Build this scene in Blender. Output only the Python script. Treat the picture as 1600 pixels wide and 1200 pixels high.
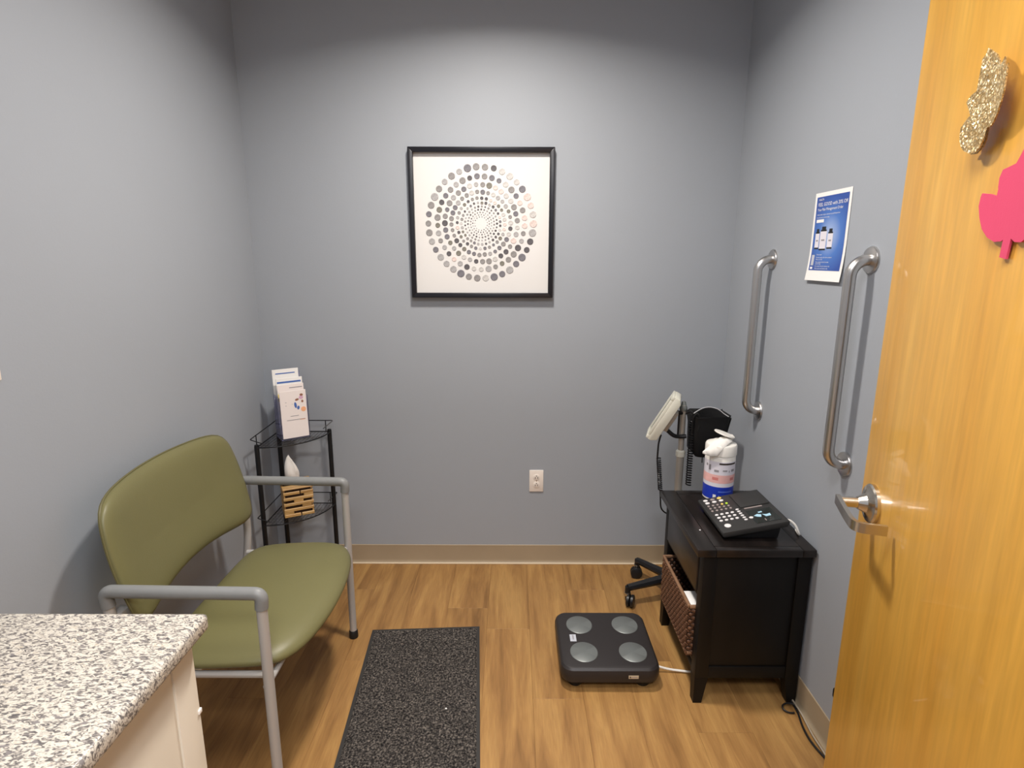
import bpy, bmesh, math, random
from mathutils import Vector, Matrix
random.seed(7)
PI = math.pi
C = bpy.context.scene.collection
for o in list(bpy.data.objects):
    bpy.data.objects.remove(o)
scene = bpy.context.scene

# ------------------------------------------------------------------ camera
H = 1.5434
PITCH, ROLL = 0.214, 0.0028
cam_d = bpy.data.cameras.new('camera')
cam_d.sensor_width = 36.0
cam_d.lens = 908.4 / 1600 * 36.0
cam_d.clip_start = 0.02
cam = bpy.data.objects.new('camera', cam_d)
C.objects.link(cam)
fw = Vector((0, math.cos(PITCH), -math.sin(PITCH)))
rt0 = Vector((1, 0, 0))
up0 = rt0.cross(fw)
rt = math.cos(ROLL) * rt0 + math.sin(ROLL) * up0
up = -math.sin(ROLL) * rt0 + math.cos(ROLL) * up0
cam.matrix_world = Matrix(((rt.x, up.x, -fw.x, 0), (rt.y, up.y, -fw.y, 0), (rt.z, up.z, -fw.z, H), (0, 0, 0, 1)))
scene.camera = cam

# ------------------------------------------------------------------ world and exposure
w = bpy.data.worlds.new('world')
scene.world = w
w.use_nodes = True
w.node_tree.nodes['Background'].inputs[0].default_value = (0.9, 0.95, 1.0, 1)
w.node_tree.nodes['Background'].inputs[1].default_value = 0.02
vs = scene.view_settings
vs.view_transform = 'Standard'
vs.look = 'None'
vs.gamma = 1.0
vs.use_curve_mapping = False
vs.exposure = 0.0

ROOM_LIGHT = 32.0      # watts, recessed downlight in the room
ROOM_FILL = 18.0     # watts, invented fill panel over the counter, above the camera
HALL_FILL = 52.0      # watts, invented fill panel in the corridor behind the camera
LAMP = (-0.085, 1.86)

# ------------------------------------------------------------------ room dimensions
D = 2.7452             # back wall
XL, XR = -1.1963, 1.0182
CH = 2.76              # ceiling height
YF = 0.25              # front wall (room face)

# ================================================================== materials
MATS = {}
def lin(c):
    return tuple((v / 12.92 if v <= 0.04045 else ((v + 0.055) / 1.055) ** 2.4) for v in c)
def rgb(r, g, b):
    return lin((r / 255, g / 255, b / 255)) + (1,)
def mat(name, col, rough=0.5, metal=0.0, spec=0.5, bump=None, var=None, coat=0.0, trans=0.0, ior=1.45, sheen=0.0):
    """plain principled material; bump=(scale,strength,dist); var=(scale,amount) multiplies the colour by noise"""
    m = bpy.data.materials.new(name)
    m.use_nodes = True
    nt = m.node_tree
    b = nt.nodes['Principled BSDF']
    b.inputs['Base Color'].default_value = col
    b.inputs['Roughness'].default_value = rough
    b.inputs['Metallic'].default_value = metal
    b.inputs['Specular IOR Level'].default_value = spec
    b.inputs['Coat Weight'].default_value = coat
    b.inputs['Transmission Weight'].default_value = trans
    b.inputs['IOR'].default_value = ior
    b.inputs['Sheen Weight'].default_value = sheen
    tc = None
    if bump or var:
        tc = nt.nodes.new('ShaderNodeTexCoord')
    if var:
        n = nt.nodes.new('ShaderNodeTexNoise')
        n.inputs['Scale'].default_value = var[0]
        n.inputs['Detail'].default_value = 4
        nt.links.new(tc.outputs['Object'], n.inputs['Vector'])
        mr = nt.nodes.new('ShaderNodeMapRange')
        mr.inputs['From Min'].default_value = 0.3
        mr.inputs['From Max'].default_value = 0.7
        mr.inputs['To Min'].default_value = 1 - var[1]
        mr.inputs['To Max'].default_value = 1 + var[1]
        nt.links.new(n.outputs['Fac'], mr.inputs['Value'])
        mx = nt.nodes.new('ShaderNodeVectorMath')
        mx.operation = 'SCALE'
        mx.inputs[0].default_value = col[:3]
        nt.links.new(mr.outputs[0], mx.inputs['Scale'])
        nt.links.new(mx.outputs[0], b.inputs['Base Color'])
    if bump:
        n = nt.nodes.new('ShaderNodeTexNoise')
        n.inputs['Scale'].default_value = bump[0]
        n.inputs['Detail'].default_value = 3
        nt.links.new(tc.outputs['Object'], n.inputs['Vector'])
        bp = nt.nodes.new('ShaderNodeBump')
        bp.inputs['Strength'].default_value = bump[1]
        bp.inputs['Distance'].default_value = bump[2]
        nt.links.new(n.outputs['Fac'], bp.inputs['Height'])
        nt.links.new(bp.outputs[0], b.inputs['Normal'])
    MATS[name] = m
    return m

def ramp(nt, stops, interp='LINEAR'):
    r = nt.nodes.new('ShaderNodeValToRGB')
    r.color_ramp.interpolation = interp
    el = r.color_ramp.elements
    while len(el) < len(stops):
        el.new(0.5)
    for e, (p, c) in zip(el, stops):
        e.position = p
        e.color = c
    return r

def wood(name, stops, scale=(9, 0.7, 9), rough=0.4, rand=True, ringscale=3.0, tint=0.25, coat=0.0, spec=0.5):
    """straight-grained wood along local Y; every object gets its own offset and tone"""
    m = bpy.data.materials.new(name)
    m.use_nodes = True
    nt = m.node_tree
    b = nt.nodes['Principled BSDF']
    b.inputs['Roughness'].default_value = rough
    b.inputs['Coat Weight'].default_value = coat
    b.inputs['Specular IOR Level'].default_value = spec
    tc = nt.nodes.new('ShaderNodeTexCoord')
    oi = nt.nodes.new('ShaderNodeObjectInfo')
    mul = nt.nodes.new('ShaderNodeMath'); mul.operation = 'MULTIPLY'; mul.inputs[1].default_value = 37.0
    nt.links.new(oi.outputs['Random'], mul.inputs[0])
    comb = nt.nodes.new('ShaderNodeCombineXYZ')
    for i in range(3):
        nt.links.new(mul.outputs[0], comb.inputs[i])
    add = nt.nodes.new('ShaderNodeVectorMath'); add.operation = 'ADD'
    nt.links.new(tc.outputs['Object'], add.inputs[0])
    nt.links.new(comb.outputs[0], add.inputs[1])
    mp = nt.nodes.new('ShaderNodeMapping')
    mp.inputs['Scale'].default_value = scale
    nt.links.new(add.outputs[0], mp.inputs['Vector'])
    n = nt.nodes.new('ShaderNodeTexNoise')
    n.inputs['Scale'].default_value = ringscale
    n.inputs['Detail'].default_value = 5
    n.inputs['Roughness'].default_value = 0.55
    n.inputs['Distortion'].default_value = 0.7
    nt.links.new(mp.outputs[0], n.inputs['Vector'])
    r = ramp(nt, stops)
    nt.links.new(n.outputs['Fac'], r.inputs[0])
    # fine pores
    mp2 = nt.nodes.new('ShaderNodeMapping')
    mp2.inputs['Scale'].default_value = (scale[0] * 9, scale[1] * 5, scale[2] * 9)
    nt.links.new(add.outputs[0], mp2.inputs['Vector'])
    n2 = nt.nodes.new('ShaderNodeTexNoise')
    n2.inputs['Scale'].default_value = 3.0
    n2.inputs['Detail'].default_value = 3
    nt.links.new(mp2.outputs[0], n2.inputs['Vector'])
    mr = nt.nodes.new('ShaderNodeMapRange')
    mr.inputs['From Min'].default_value = 0.25; mr.inputs['From Max'].default_value = 0.75
    mr.inputs['To Min'].default_value = 0.88; mr.inputs['To Max'].default_value = 1.10
    nt.links.new(n2.outputs['Fac'], mr.inputs['Value'])
    mr2 = nt.nodes.new('ShaderNodeMapRange')
    mr2.inputs['To Min'].default_value = 1 - tint * 0.5; mr2.inputs['To Max'].default_value = 1 + tint * 0.5
    nt.links.new(oi.outputs['Random'], mr2.inputs['Value'])
    m3 = nt.nodes.new('ShaderNodeMath'); m3.operation = 'MULTIPLY'
    nt.links.new(mr.outputs[0], m3.inputs[0]); nt.links.new(mr2.outputs[0], m3.inputs[1])
    sc = nt.nodes.new('ShaderNodeVectorMath'); sc.operation = 'SCALE'
    nt.links.new(r.outputs[0], sc.inputs[0]); nt.links.new(m3.outputs[0], sc.inputs['Scale'])
    nt.links.new(sc.outputs[0], b.inputs['Base Color'])
    MATS[name] = m
    return m

WALL = mat('wall_paint', rgb(160, 165, 172), 0.55, spec=0.35, bump=(160, 0.10, 0.002), var=(1.5, 0.015))
CEIL = mat('ceiling_paint', rgb(205, 205, 208), 0.8, bump=(90, 0.15, 0.003))
VINYL = mat('baseboard_vinyl', rgb(164, 147, 122), 0.42, var=(6, 0.04))
CAULK = mat('cream_caulk', rgb(214, 196, 168), 0.5)
FLOORW = wood('floor_planks', [(0.25, rgb(120, 86, 48)), (0.42, rgb(145, 106, 61)), (0.55, rgb(160, 120, 70)), (0.68, rgb(172, 132, 78)), (0.85, rgb(145, 108, 64))],
              scale=(8, 0.9, 8), rough=0.42, ringscale=2.2, tint=0.16, spec=0.4)
SUBFLOOR = mat('floor_joint', rgb(110, 80, 54), 0.8, var=(20, 0.1))
DOORW = wood('door_maple', [(0.25, rgb(214, 156, 60)), (0.5, rgb(222, 167, 70)), (0.75, rgb(229, 178, 82))],
             scale=(3.2, 3.2, 0.25), rough=0.32, ringscale=2.2, tint=0.0, coat=0.25)
STEEL = mat('brushed_steel', rgb(204, 202, 200), 0.3, 1.0, bump=(400, 0.04, 0.001))
NICKEL = mat('satin_nickel', rgb(206, 200, 190), 0.22, 1.0)
CHAIRMETAL = mat('chair_grey_enamel', rgb(184, 181, 177), 0.38, 0.2)
ARMGREY = mat('arm_grey_plastic', rgb(128, 129, 128), 0.42, var=(30, 0.03))
GREEN = mat('olive_vinyl', rgb(109, 105, 68), 0.42, spec=0.5, bump=(230, 0.12, 0.002), var=(5, 0.03))
GREENP = mat('olive_piping', rgb(96, 91, 58), 0.45)
RUBBER = mat('black_rubber', rgb(22, 21, 20), 0.55)
BLACKMETAL = mat('black_powder_coat', rgb(16, 16, 18), 0.4, 0.0)
BLACKPL = mat('black_plastic', rgb(24, 24, 26), 0.38)
DARKPL = mat('charcoal_plastic', rgb(42, 38, 38), 0.45, bump=(260, 0.1, 0.001))
CONSOLEPL = mat('console_plastic', rgb(46, 45, 44), 0.4)
PADGREY = mat('electrode_steel', rgb(130, 134, 132), 0.42, 0.55)
LABELGREY = mat('pale_label', rgb(190, 192, 200), 0.5)
WHITEPL = mat('white_plastic', rgb(238, 234, 226), 0.35)
MONPL = mat('monitor_ivory_plastic', rgb(214, 212, 198), 0.4)
PLATEW = mat('outlet_white', rgb(240, 230, 220), 0.3)
SLOTD = mat('slot_dark', rgb(60, 52, 48), 0.6)
ESP = wood('espresso_wood', [(0.3, rgb(18, 15, 14)), (0.55, rgb(28, 23, 21)), (0.72, rgb(38, 30, 27)), (0.9, rgb(56, 38, 29))],
           scale=(7, 0.9, 7), rough=0.3, ringscale=2.5, tint=0.1)
ESP_SHADE = wood('espresso_shaded', [(0.3, rgb(7, 6, 5)), (0.6, rgb(11, 9, 8)), (0.9, rgb(20, 14, 11))],
            scale=(7, 7, 0.9), rough=0.5, ringscale=2.5, tint=0.1, spec=0.3)  # darker espresso copy: shade on the nightstand sides is put into the colour
WICKER = mat('wicker', rgb(98, 66, 46), 0.5, var=(60, 0.4))
WICKERRIM = mat('wicker_rim', rgb(132, 98, 72), 0.5, var=(40, 0.2))
PAPER = mat('white_paper', rgb(240, 238, 235), 0.6)
PAPERW = mat('warm_paper', rgb(238, 228, 224), 0.6)
ARTPAPER = mat('art_paper', rgb(222, 220, 218), 0.7)
FRAMEB = mat('black_frame', rgb(26, 26, 32), 0.3)
BAMBOO = wood('bamboo', [(0.3, rgb(172, 130, 76)), (0.55, rgb(196, 156, 98)), (0.8, rgb(214, 178, 122))], scale=(1.2, 14, 14), rough=0.42, ringscale=4, tint=0.3)
BAMBOODK = mat('bamboo_inside', rgb(52, 32, 20), 0.8)
TISSUE = mat('tissue', rgb(236, 232, 226), 0.9)
ACRYL = mat('clear_acrylic', rgb(214, 214, 240), 0.04, trans=0.92, ior=1.2)
BLUEP = mat('poster_blue', rgb(52, 88, 168), 0.45)
BLUEBR = mat('brochure_blue', rgb(74, 108, 176), 0.55)
PRINTGREY = mat('print_grey', rgb(150, 146, 150), 0.6)
PRINTBROWN = mat('print_brown', rgb(150, 104, 84), 0.6)
PRINTPINK = mat('print_pink', rgb(214, 172, 196), 0.6)
PRINTORANGE = mat('print_orange', rgb(240, 176, 132), 0.6)
PRINTYELLOW = mat('print_yellow', rgb(238, 214, 120), 0.6)
LABELBLUE = mat('canister_blue', rgb(36, 60, 178), 0.35)
LABELPINK = mat('canister_pink', rgb(238, 184, 178), 0.4, var=(28, 0.08))
LABELWHITE = mat('canister_label', rgb(226, 222, 230), 0.4)
CREAMCAB = mat('cabinet_cream', rgb(222, 212, 194), 0.45, var=(3, 0.02))
NICK = mat('bare_chip', rgb(246, 242, 236), 0.6)
PINK = mat('pink_foam', rgb(222, 74, 110), 0.7, bump=(500, 0.2, 0.001))
KEYW = mat('key_white', rgb(226, 222, 220), 0.4)
KEYY = mat('key_yellow', rgb(238, 206, 110), 0.4)
KEYBLUE = mat('key_pale_blue', rgb(170, 208, 226), 0.4)
KEYGREY = mat('key_grey', rgb(150, 138, 134), 0.4)
LCD = mat('lcd_glass', rgb(34, 38, 36), 0.12)
CUFF = mat('black_nylon', rgb(13, 13, 15), 0.75, bump=(120, 0.3, 0.003))
CUFFEDGE = mat('worn_edge', rgb(176, 176, 178), 0.6)
POLE = mat('pole_aluminium', rgb(176, 170, 160), 0.4, 0.3)
DISKG = [mat('disc_%s' % n, rgb(*c), 0.45, var=(120, 0.22)) for n, c in
         (('charcoal', (92, 89, 92)), ('slate', (118, 116, 122)), ('stone', (142, 139, 138)), ('ash', (168, 166, 166)), ('pearl', (196, 193, 190)), ('blush', (216, 198, 192)), ('moss', (124, 121, 112)))]
LEDG = mat('green_led', rgb(190, 230, 60), 0.4)

def glitter():
    m = bpy.data.materials.new('gold_glitter'); m.use_nodes = True
    nt = m.node_tree; b = nt.nodes['Principled BSDF']
    tc = nt.nodes.new('ShaderNodeTexCoord')
    v = nt.nodes.new('ShaderNodeTexVoronoi'); v.inputs['Scale'].default_value = 420
    nt.links.new(tc.outputs['Object'], v.inputs['Vector'])
    r = ramp(nt, [(0.0, rgb(150, 118, 66)), (0.45, rgb(192, 160, 106)), (0.75, rgb(222, 196, 144)), (1.0, rgb(255, 240, 200))])
    sep = nt.nodes.new('ShaderNodeSeparateColor')
    nt.links.new(v.outputs['Color'], sep.inputs[0])
    nt.links.new(sep.outputs[0], r.inputs[0])
    nt.links.new(r.outputs[0], b.inputs['Base Color'])
    b.inputs['Metallic'].default_value = 0.35; b.inputs['Roughness'].default_value = 0.35
    # tilt each flake
    sub = nt.nodes.new('ShaderNodeVectorMath'); sub.operation = 'SUBTRACT'; sub.inputs[1].default_value = (0.5, 0.5, 0.5)
    nt.links.new(v.outputs['Color'], sub.inputs[0])
    scl = nt.nodes.new('ShaderNodeVectorMath'); scl.operation = 'SCALE'; scl.inputs['Scale'].default_value = 0.9
    nt.links.new(sub.outputs[0], scl.inputs[0])
    geo = nt.nodes.new('ShaderNodeNewGeometry')
    ad = nt.nodes.new('ShaderNodeVectorMath'); ad.operation = 'ADD'
    nt.links.new(geo.outputs['Normal'], ad.inputs[0]); nt.links.new(scl.outputs[0], ad.inputs[1])
    nm = nt.nodes.new('ShaderNodeVectorMath'); nm.operation = 'NORMALIZE'
    nt.links.new(ad.outputs[0], nm.inputs[0]); nt.links.new(nm.outputs[0], b.inputs['Normal'])
    return m
GLITTER = glitter()

def granite():
    m = bpy.data.materials.new('granite'); m.use_nodes = True
    nt = m.node_tree; b = nt.nodes['Principled BSDF']
    tc = nt.nodes.new('ShaderNodeTexCoord')
    mp = nt.nodes.new('ShaderNodeMapping'); mp.inputs['Rotation'].default_value = (0, 0, 0.5)
    mp.inputs['Scale'].default_value = (0.6, 1.25, 1.0)
    nt.links.new(tc.outputs['Object'], mp.inputs['Vector'])
    n = nt.nodes.new('ShaderNodeTexNoise'); n.inputs['Scale'].default_value = 165; n.inputs['Detail'].default_value = 2.0
    n.inputs['Distortion'].default_value = 1.2
    nt.links.new(mp.outputs[0], n.inputs['Vector'])
    r = ramp(nt, [(0.32, rgb(90, 86, 85)), (0.42, rgb(122, 116, 111)), (0.475, rgb(174, 166, 154)), (0.53, rgb(200, 193, 180)), (0.62, rgb(212, 206, 193)), (0.70, rgb(182, 168, 148))])
    nt.links.new(n.outputs['Fac'], r.inputs[0])
    n2 = nt.nodes.new('ShaderNodeTexNoise'); n2.inputs['Scale'].default_value = 110; n2.inputs['Detail'].default_value = 3
    nt.links.new(mp.outputs[0], n2.inputs['Vector'])
    r2 = ramp(nt, [(0.60, (0, 0, 0, 1)), (0.66, (1, 1, 1, 1))])
    nt.links.new(n2.outputs['Fac'], r2.inputs[0])
    mx = nt.nodes.new('ShaderNodeMix'); mx.data_type = 'RGBA'
    nt.links.new(r2.outputs[0], mx.inputs['Factor'])
    nt.links.new(r.outputs[0], mx.inputs['A'])
    mx.inputs['B'].default_value = rgb(128, 122, 120)
    nt.links.new(mx.outputs['Result'], b.inputs['Base Color'])
    b.inputs['Roughness'].default_value = 0.3
    return m
GRANITE = granite()

def carpet():
    m = bpy.data.materials.new('carpet_loops'); m.use_nodes = True
    nt = m.node_tree; b = nt.nodes['Principled BSDF']
    tc = nt.nodes.new('ShaderNodeTexCoord')
    n = nt.nodes.new('ShaderNodeTexNoise'); n.inputs['Scale'].default_value = 150; n.inputs['Detail'].default_value = 2.5
    nt.links.new(tc.outputs['Object'], n.inputs['Vector'])
    r = ramp(nt, [(0.34, rgb(28, 27, 27)), (0.5, rgb(62, 58, 55)), (0.62, rgb(98, 92, 86)), (0.75, rgb(130, 120, 110))])
    nt.links.new(n.outputs['Fac'], r.inputs[0]); nt.links.new(r.outputs[0], b.inputs['Base Color'])
    b.inputs['Roughness'].default_value = 0.95; b.inputs['Specular IOR Level'].default_value = 0.1
    return m
CARPET = carpet()

def emis(name, col, s):
    m = bpy.data.materials.new(name); m.use_nodes = True
    b = m.node_tree.nodes['Principled BSDF']
    b.inputs['Base Color'].default_value = (0.8, 0.8, 0.8, 1)
    b.inputs['Emission Color'].default_value = col
    b.inputs['Emission Strength'].default_value = s
    return m
LENS = emis('lamp_lens', (1, 0.95, 0.88, 1), 4.0)

def poster_blue():
    """printed background of the poster: blue sheet with the pale halo printed behind the bottles"""
    m = bpy.data.materials.new('poster_print'); m.use_nodes = True
    nt = m.node_tree; b = nt.nodes['Principled BSDF']
    tc = nt.nodes.new('ShaderNodeTexCoord')
    mp = nt.nodes.new('ShaderNodeMapping'); mp.inputs['Location'].default_value = (0, 0.03, -0.02); mp.inputs['Scale'].default_value = (1, 8, 8)
    nt.links.new(tc.outputs['Object'], mp.inputs['Vector'])
    g = nt.nodes.new('ShaderNodeTexGradient'); g.gradient_type = 'SPHERICAL'
    nt.links.new(mp.outputs[0], g.inputs['Vector'])
    r = ramp(nt, [(0.0, rgb(48, 80, 158)), (0.45, rgb(74, 118, 192)), (1.0, rgb(176, 196, 232))])
    nt.links.new(g.outputs['Fac'], r.inputs[0]); nt.links.new(r.outputs[0], b.inputs['Base Color'])
    b.inputs['Roughness'].default_value = 0.4
    return m
POSTERP = poster_blue()

# ================================================================== mesh builder
def fillet(pts, rad, n=6):
    """round the inner corners of a polyline"""
    pts = [Vector(p) for p in pts]
    out = [pts[0]]
    for i in range(1, len(pts) - 1):
        a, b, c = pts[i - 1], pts[i], pts[i + 1]
        r = rad[i - 1] if isinstance(rad, (list, tuple)) else rad
        d1, d2 = (a - b), (c - b)
        r1 = min(r, d1.length * 0.49, d2.length * 0.49)
        p, q = b + d1.normalized() * r1, b + d2.normalized() * r1
        for k in range(n + 1):
            t = k / n
            out.append((1 - t) ** 2 * p + 2 * t * (1 - t) * b + t * t * q)
    out.append(pts[-1])
    return out

def outline_se(p, na):
    """superellipse outline resampled to even steps"""
    dn = 4000
    pts = []
    for k in range(dn + 1):
        a = 2 * PI * k / dn
        c, s_ = math.cos(a), math.sin(a)
        pts.append((math.copysign(abs(c) ** (2 / p), c), math.copysign(abs(s_) ** (2 / p), s_)))
    acc = [0.0]
    for a, b in zip(pts, pts[1:]):
        acc.append(acc[-1] + math.hypot(b[0] - a[0], b[1] - a[1]))
    out = []; j = 0
    for k in range(na):
        d = acc[-1] * k / na
        while acc[j + 1] < d:
            j += 1
        f = (d - acc[j]) / max(1e-12, acc[j + 1] - acc[j])
        out.append((pts[j][0] + f * (pts[j + 1][0] - pts[j][0]), pts[j][1] + f * (pts[j + 1][1] - pts[j][1])))
    return out

class MB:
    def __init__(self):
        self.bm = bmesh.new()
    def box(self, x0, x1, y0, y1, z0, z1, bev=0.0, seg=2, M=None):
        bm = self.bm
        vs_ = [bm.verts.new((x, y, z)) for z in (z0, z1) for y in (y0, y1) for x in (x0, x1)]
        fs = [bm.faces.new([vs_[i] for i in q]) for q in ((0, 2, 3, 1), (4, 5, 7, 6), (0, 1, 5, 4), (2, 6, 7, 3), (0, 4, 6, 2), (1, 3, 7, 5))]
        if bev > 0:
            es = list({e for f in fs for e in f.edges})
            r = bmesh.ops.bevel(bm, geom=es, offset=bev, segments=seg, affect='EDGES', profile=0.5)
            vs_ = list({v for f in r['faces'] for v in f.verts} | {v for v in vs_ if v.is_valid})
        if M is not None:
            bmesh.ops.transform(bm, matrix=M, verts=vs_)
        return self
    def hexa(self, lo, hi):
        """box from four bottom and four top corners"""
        bm = self.bm
        v = [bm.verts.new(p) for p in list(lo) + list(hi)]
        for q in ((3, 2, 1, 0), (4, 5, 6, 7), (0, 1, 5, 4), (1, 2, 6, 5), (2, 3, 7, 6), (3, 0, 4, 7)):
            bm.faces.new([v[i] for i in q])
        return self
    def tube(self, pts, r, n=10, caps=True, flat=None):
        bm = self.bm
        pts = [Vector(p) for p in pts]
        m = len(pts)
        rad = r if isinstance(r, (list, tuple)) else [r] * m
        tan = []
        for i in range(m):
            a, b = pts[max(i - 1, 0)], pts[min(i + 1, m - 1)]
            tan.append((b - a).normalized())
        ref = Vector((0, 0, 1)) if abs(tan[0].z) < 0.9 else Vector((1, 0, 0))
        nrm = (ref - tan[0] * ref.dot(tan[0])).normalized()
        rings = []
        for i in range(m):
            nrm = (nrm - tan[i] * nrm.dot(tan[i])).normalized()
            bn = tan[i].cross(nrm)
            ring = []
            for k in range(n):
                a = 2 * PI * k / n
                f1, f2 = (1, 1) if flat is None else flat
                ring.append(bm.verts.new(pts[i] + (nrm * math.cos(a) * f1 + bn * math.sin(a) * f2) * rad[i]))
            rings.append(ring)
        for i in range(m - 1):
            for k in range(n):
                bm.faces.new((rings[i][k], rings[i][(k + 1) % n], rings[i + 1][(k + 1) % n], rings[i + 1][k]))
        if caps:
            bm.faces.new(list(reversed(rings[0])))
            bm.faces.new(rings[-1])
        return self
    def lathe(self, prof, n=24, c=(0, 0, 0), M=None):
        """prof: (radius, height) from bottom to top"""
        bm = self.bm
        rings = []
        allv = []
        for r, z in prof:
            if r < 1e-6:
                v = bm.verts.new((c[0], c[1], c[2] + z)); rings.append([v]); allv.append(v)
            else:
                ring = [bm.verts.new((c[0] + r * math.cos(2 * PI * k / n), c[1] + r * math.sin(2 * PI * k / n), c[2] + z)) for k in range(n)]
                rings.append(ring); allv += ring
        for a, b in zip(rings, rings[1:]):
            for k in range(n):
                k2 = (k + 1) % n
                if len(a) == 1 and len(b) == 1:
                    continue
                if len(a) == 1:
                    bm.faces.new((a[0], b[k2], b[k]))
                elif len(b) == 1:
                    bm.faces.new((a[k], a[k2], b[0]))
                else:
                    bm.faces.new((a[k], a[k2], b[k2], b[k]))
        if len(rings[0]) > 1:
            bm.faces.new(list(reversed(rings[0])))
        if len(rings[-1]) > 1:
            bm.faces.new(rings[-1])
        if M is not None:
            bmesh.ops.transform(bm, matrix=M, verts=allv)
        return self
    def prism(self, poly, axis, a0, a1, bev=0.0):
        """extrude a 2-D polygon along an axis ('x','y','z')"""
        bm = self.bm
        def P(p, a):
            return {'x': (a, p[0], p[1]), 'y': (p[0], a, p[1]), 'z': (p[0], p[1], a)}[axis]
        lo = [bm.verts.new(P(p, a0)) for p in poly]
        hi = [bm.verts.new(P(p, a1)) for p in poly]
        n = len(poly)
        fs = [bm.faces.new(list(reversed(lo))), bm.faces.new(hi)]
        for i in range(n):
            fs.append(bm.faces.new((lo[i], lo[(i + 1) % n], hi[(i + 1) % n], hi[i])))
        bmesh.ops.recalc_face_normals(bm, faces=fs)
        if bev:
            es = list({e for f in fs for e in f.edges})
            bmesh.ops.bevel(bm, geom=es, offset=bev, segments=2, affect='EDGES', profile=0.5)
        return self
    def pad(self, base, T, p=4.0, na=56, nr=9, pr=6.0, Tb=None):
        """cushion: base(s,t)->(point, normal); superellipse outline; T front swell, Tb back swell"""
        bm = self.bm
        Tb = T if Tb is None else Tb
        rs = [math.sin(0.5 * PI * i / nr) for i in range(nr + 1)]
        ol = outline_se(p, na)
        sides = []
        rim = None
        for sgn, th in ((1, T), (-1, Tb)):
            rings = []
            for i, r in enumerate(rs):
                if i == 0:
                    pt, nn = base(0, 0)
                    rings.append([bm.verts.new(pt + nn * sgn * th)])
                    continue
                if i == nr and rim is not None:
                    rings.append(rim); continue
                ring = []
                for k in range(na):
                    s, t = ol[k][0] * r, ol[k][1] * r
                    pt, nn = base(s, t)
                    ring.append(bm.verts.new(pt + nn * sgn * th * max(0.0, 1 - r ** pr) ** 0.5))
                if i == nr:
                    rim = ring
                rings.append(ring)
            for a, b in zip(rings, rings[1:]):
                for k in range(na):
                    k2 = (k + 1) % na
                    q = (a[0], b[k], b[k2]) if len(a) == 1 else (a[k], b[k], b[k2], a[k2])
                    bm.faces.new(q if sgn > 0 else tuple(reversed(q)))
        return self
    def build(self, name, m, parent=None, loc=None, sharp=35, smooth=True, kind=None, rotz=None):
        me = bpy.data.meshes.new(name)
        bmesh.ops.recalc_face_normals(self.bm, faces=self.bm.faces[:])
        self.bm.to_mesh(me); self.bm.free()
        if smooth:
            me.polygons.foreach_set('use_smooth', [True] * len(me.polygons))
            me.set_sharp_from_angle(angle=math.radians(sharp))
        me.materials.append(m)
        return link(name, me, parent, loc, kind, rotz)

def link(name, me, parent=None, loc=None, kind=None, rotz=None):
    o = bpy.data.objects.new(name, me)
    C.objects.link(o)
    if parent is not None:
        o.parent = parent
    if loc is not None:
        o.location = loc
    if rotz is not None:
        o.rotation_euler = (0, 0, rotz)
    if kind:
        o['kind'] = kind
    return o
def tag(o, label, cat, group=None):
    o['label'] = label; o['category'] = cat
    if group:
        o['group'] = group
    return o
def thing(name, label, cat, loc=(0, 0, 0), rotz=0.0, group=None):
    o = bpy.data.objects.new(name, None)
    o.empty_display_size = 0.05
    C.objects.link(o)
    o.location = loc; o.rotation_euler = (0, 0, rotz)
    return tag(o, label, cat, group)
def TR(x, y, z):
    return Matrix.Translation((x, y, z))
def text_mesh(name, s, size, m, parent, M, extrude=0.0, align='LEFT', shear=0.0):
    """flat lettering as a mesh, placed by matrix M (text lies in its local XY plane)"""
    cu = bpy.data.curves.new(name, 'FONT')
    cu.body = s; cu.size = size; cu.extrude = extrude; cu.align_x = align; cu.shear = shear
    cu.resolution_u = 2
    to = bpy.data.objects.new(name, cu)
    C.objects.link(to)
    dg = bpy.context.evaluated_depsgraph_get()
    me = bpy.data.meshes.new_from_object(to.evaluated_get(dg))
    bpy.data.objects.remove(to); bpy.data.curves.remove(cu)
    me.transform(M)
    me.materials.clear(); me.materials.append(m)
    return link(name, me, parent)

# ================================================================== the room
def struct(name, mb, m, **k):
    return mb.build(name, m, kind='structure', **k)
HALLY = -1.75
flo = struct('floor', MB().box(XL - 0.1, XR + 0.1, HALLY - 0.1, D + 0.1, -0.12, -0.005), SUBFLOOR)
# vinyl planks running away from the camera, one object each
PW, PL = 0.182, 1.22
plank_cache = {}
def plank_mesh(wd, ln):
    key = (round(wd, 3), round(ln, 3))
    if key not in plank_cache:
        mb = MB()
        mb.box(-wd / 2 + 0.00015, wd / 2 - 0.00015, -ln / 2 + 0.00015, ln / 2 - 0.00015, -0.005, 0.0, bev=0.0004, seg=1)
        me = bpy.data.meshes.new('plank')
        bmesh.ops.recalc_face_normals(mb.bm, faces=mb.bm.faces[:])
        mb.bm.to_mesh(me); mb.bm.free(); me.materials.append(FLOORW)
        plank_cache[key] = me
    return plank_cache[key]
x = XL
col_i = 0
while x < XR - 1e-4:
    wd = min(PW, XR - x)
    y = D
    off = [0.55, 0.95, 0.25, 0.75, 1.1, 0.4][col_i % 6]
    ln = off
    while y > HALLY + 1e-4:
        ln = min(ln, y - HALLY)
        link('plank', plank_mesh(wd, ln), flo, (x + wd / 2, y - ln / 2, 0))
        y -= ln; ln = PL
    x += wd; col_i += 1
struct('ceiling', MB().box(XL - 0.1, XR + 0.1, HALLY - 0.1, D + 0.1, CH, CH + 0.1), CEIL)
struct('wall_back', MB().box(XL - 0.1, XR + 0.1, D, D + 0.1, -0.05, CH), WALL)
struct('wall_left', MB().box(XL - 0.1, XL, HALLY - 0.1, D, -0.05, CH), WALL)
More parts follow.
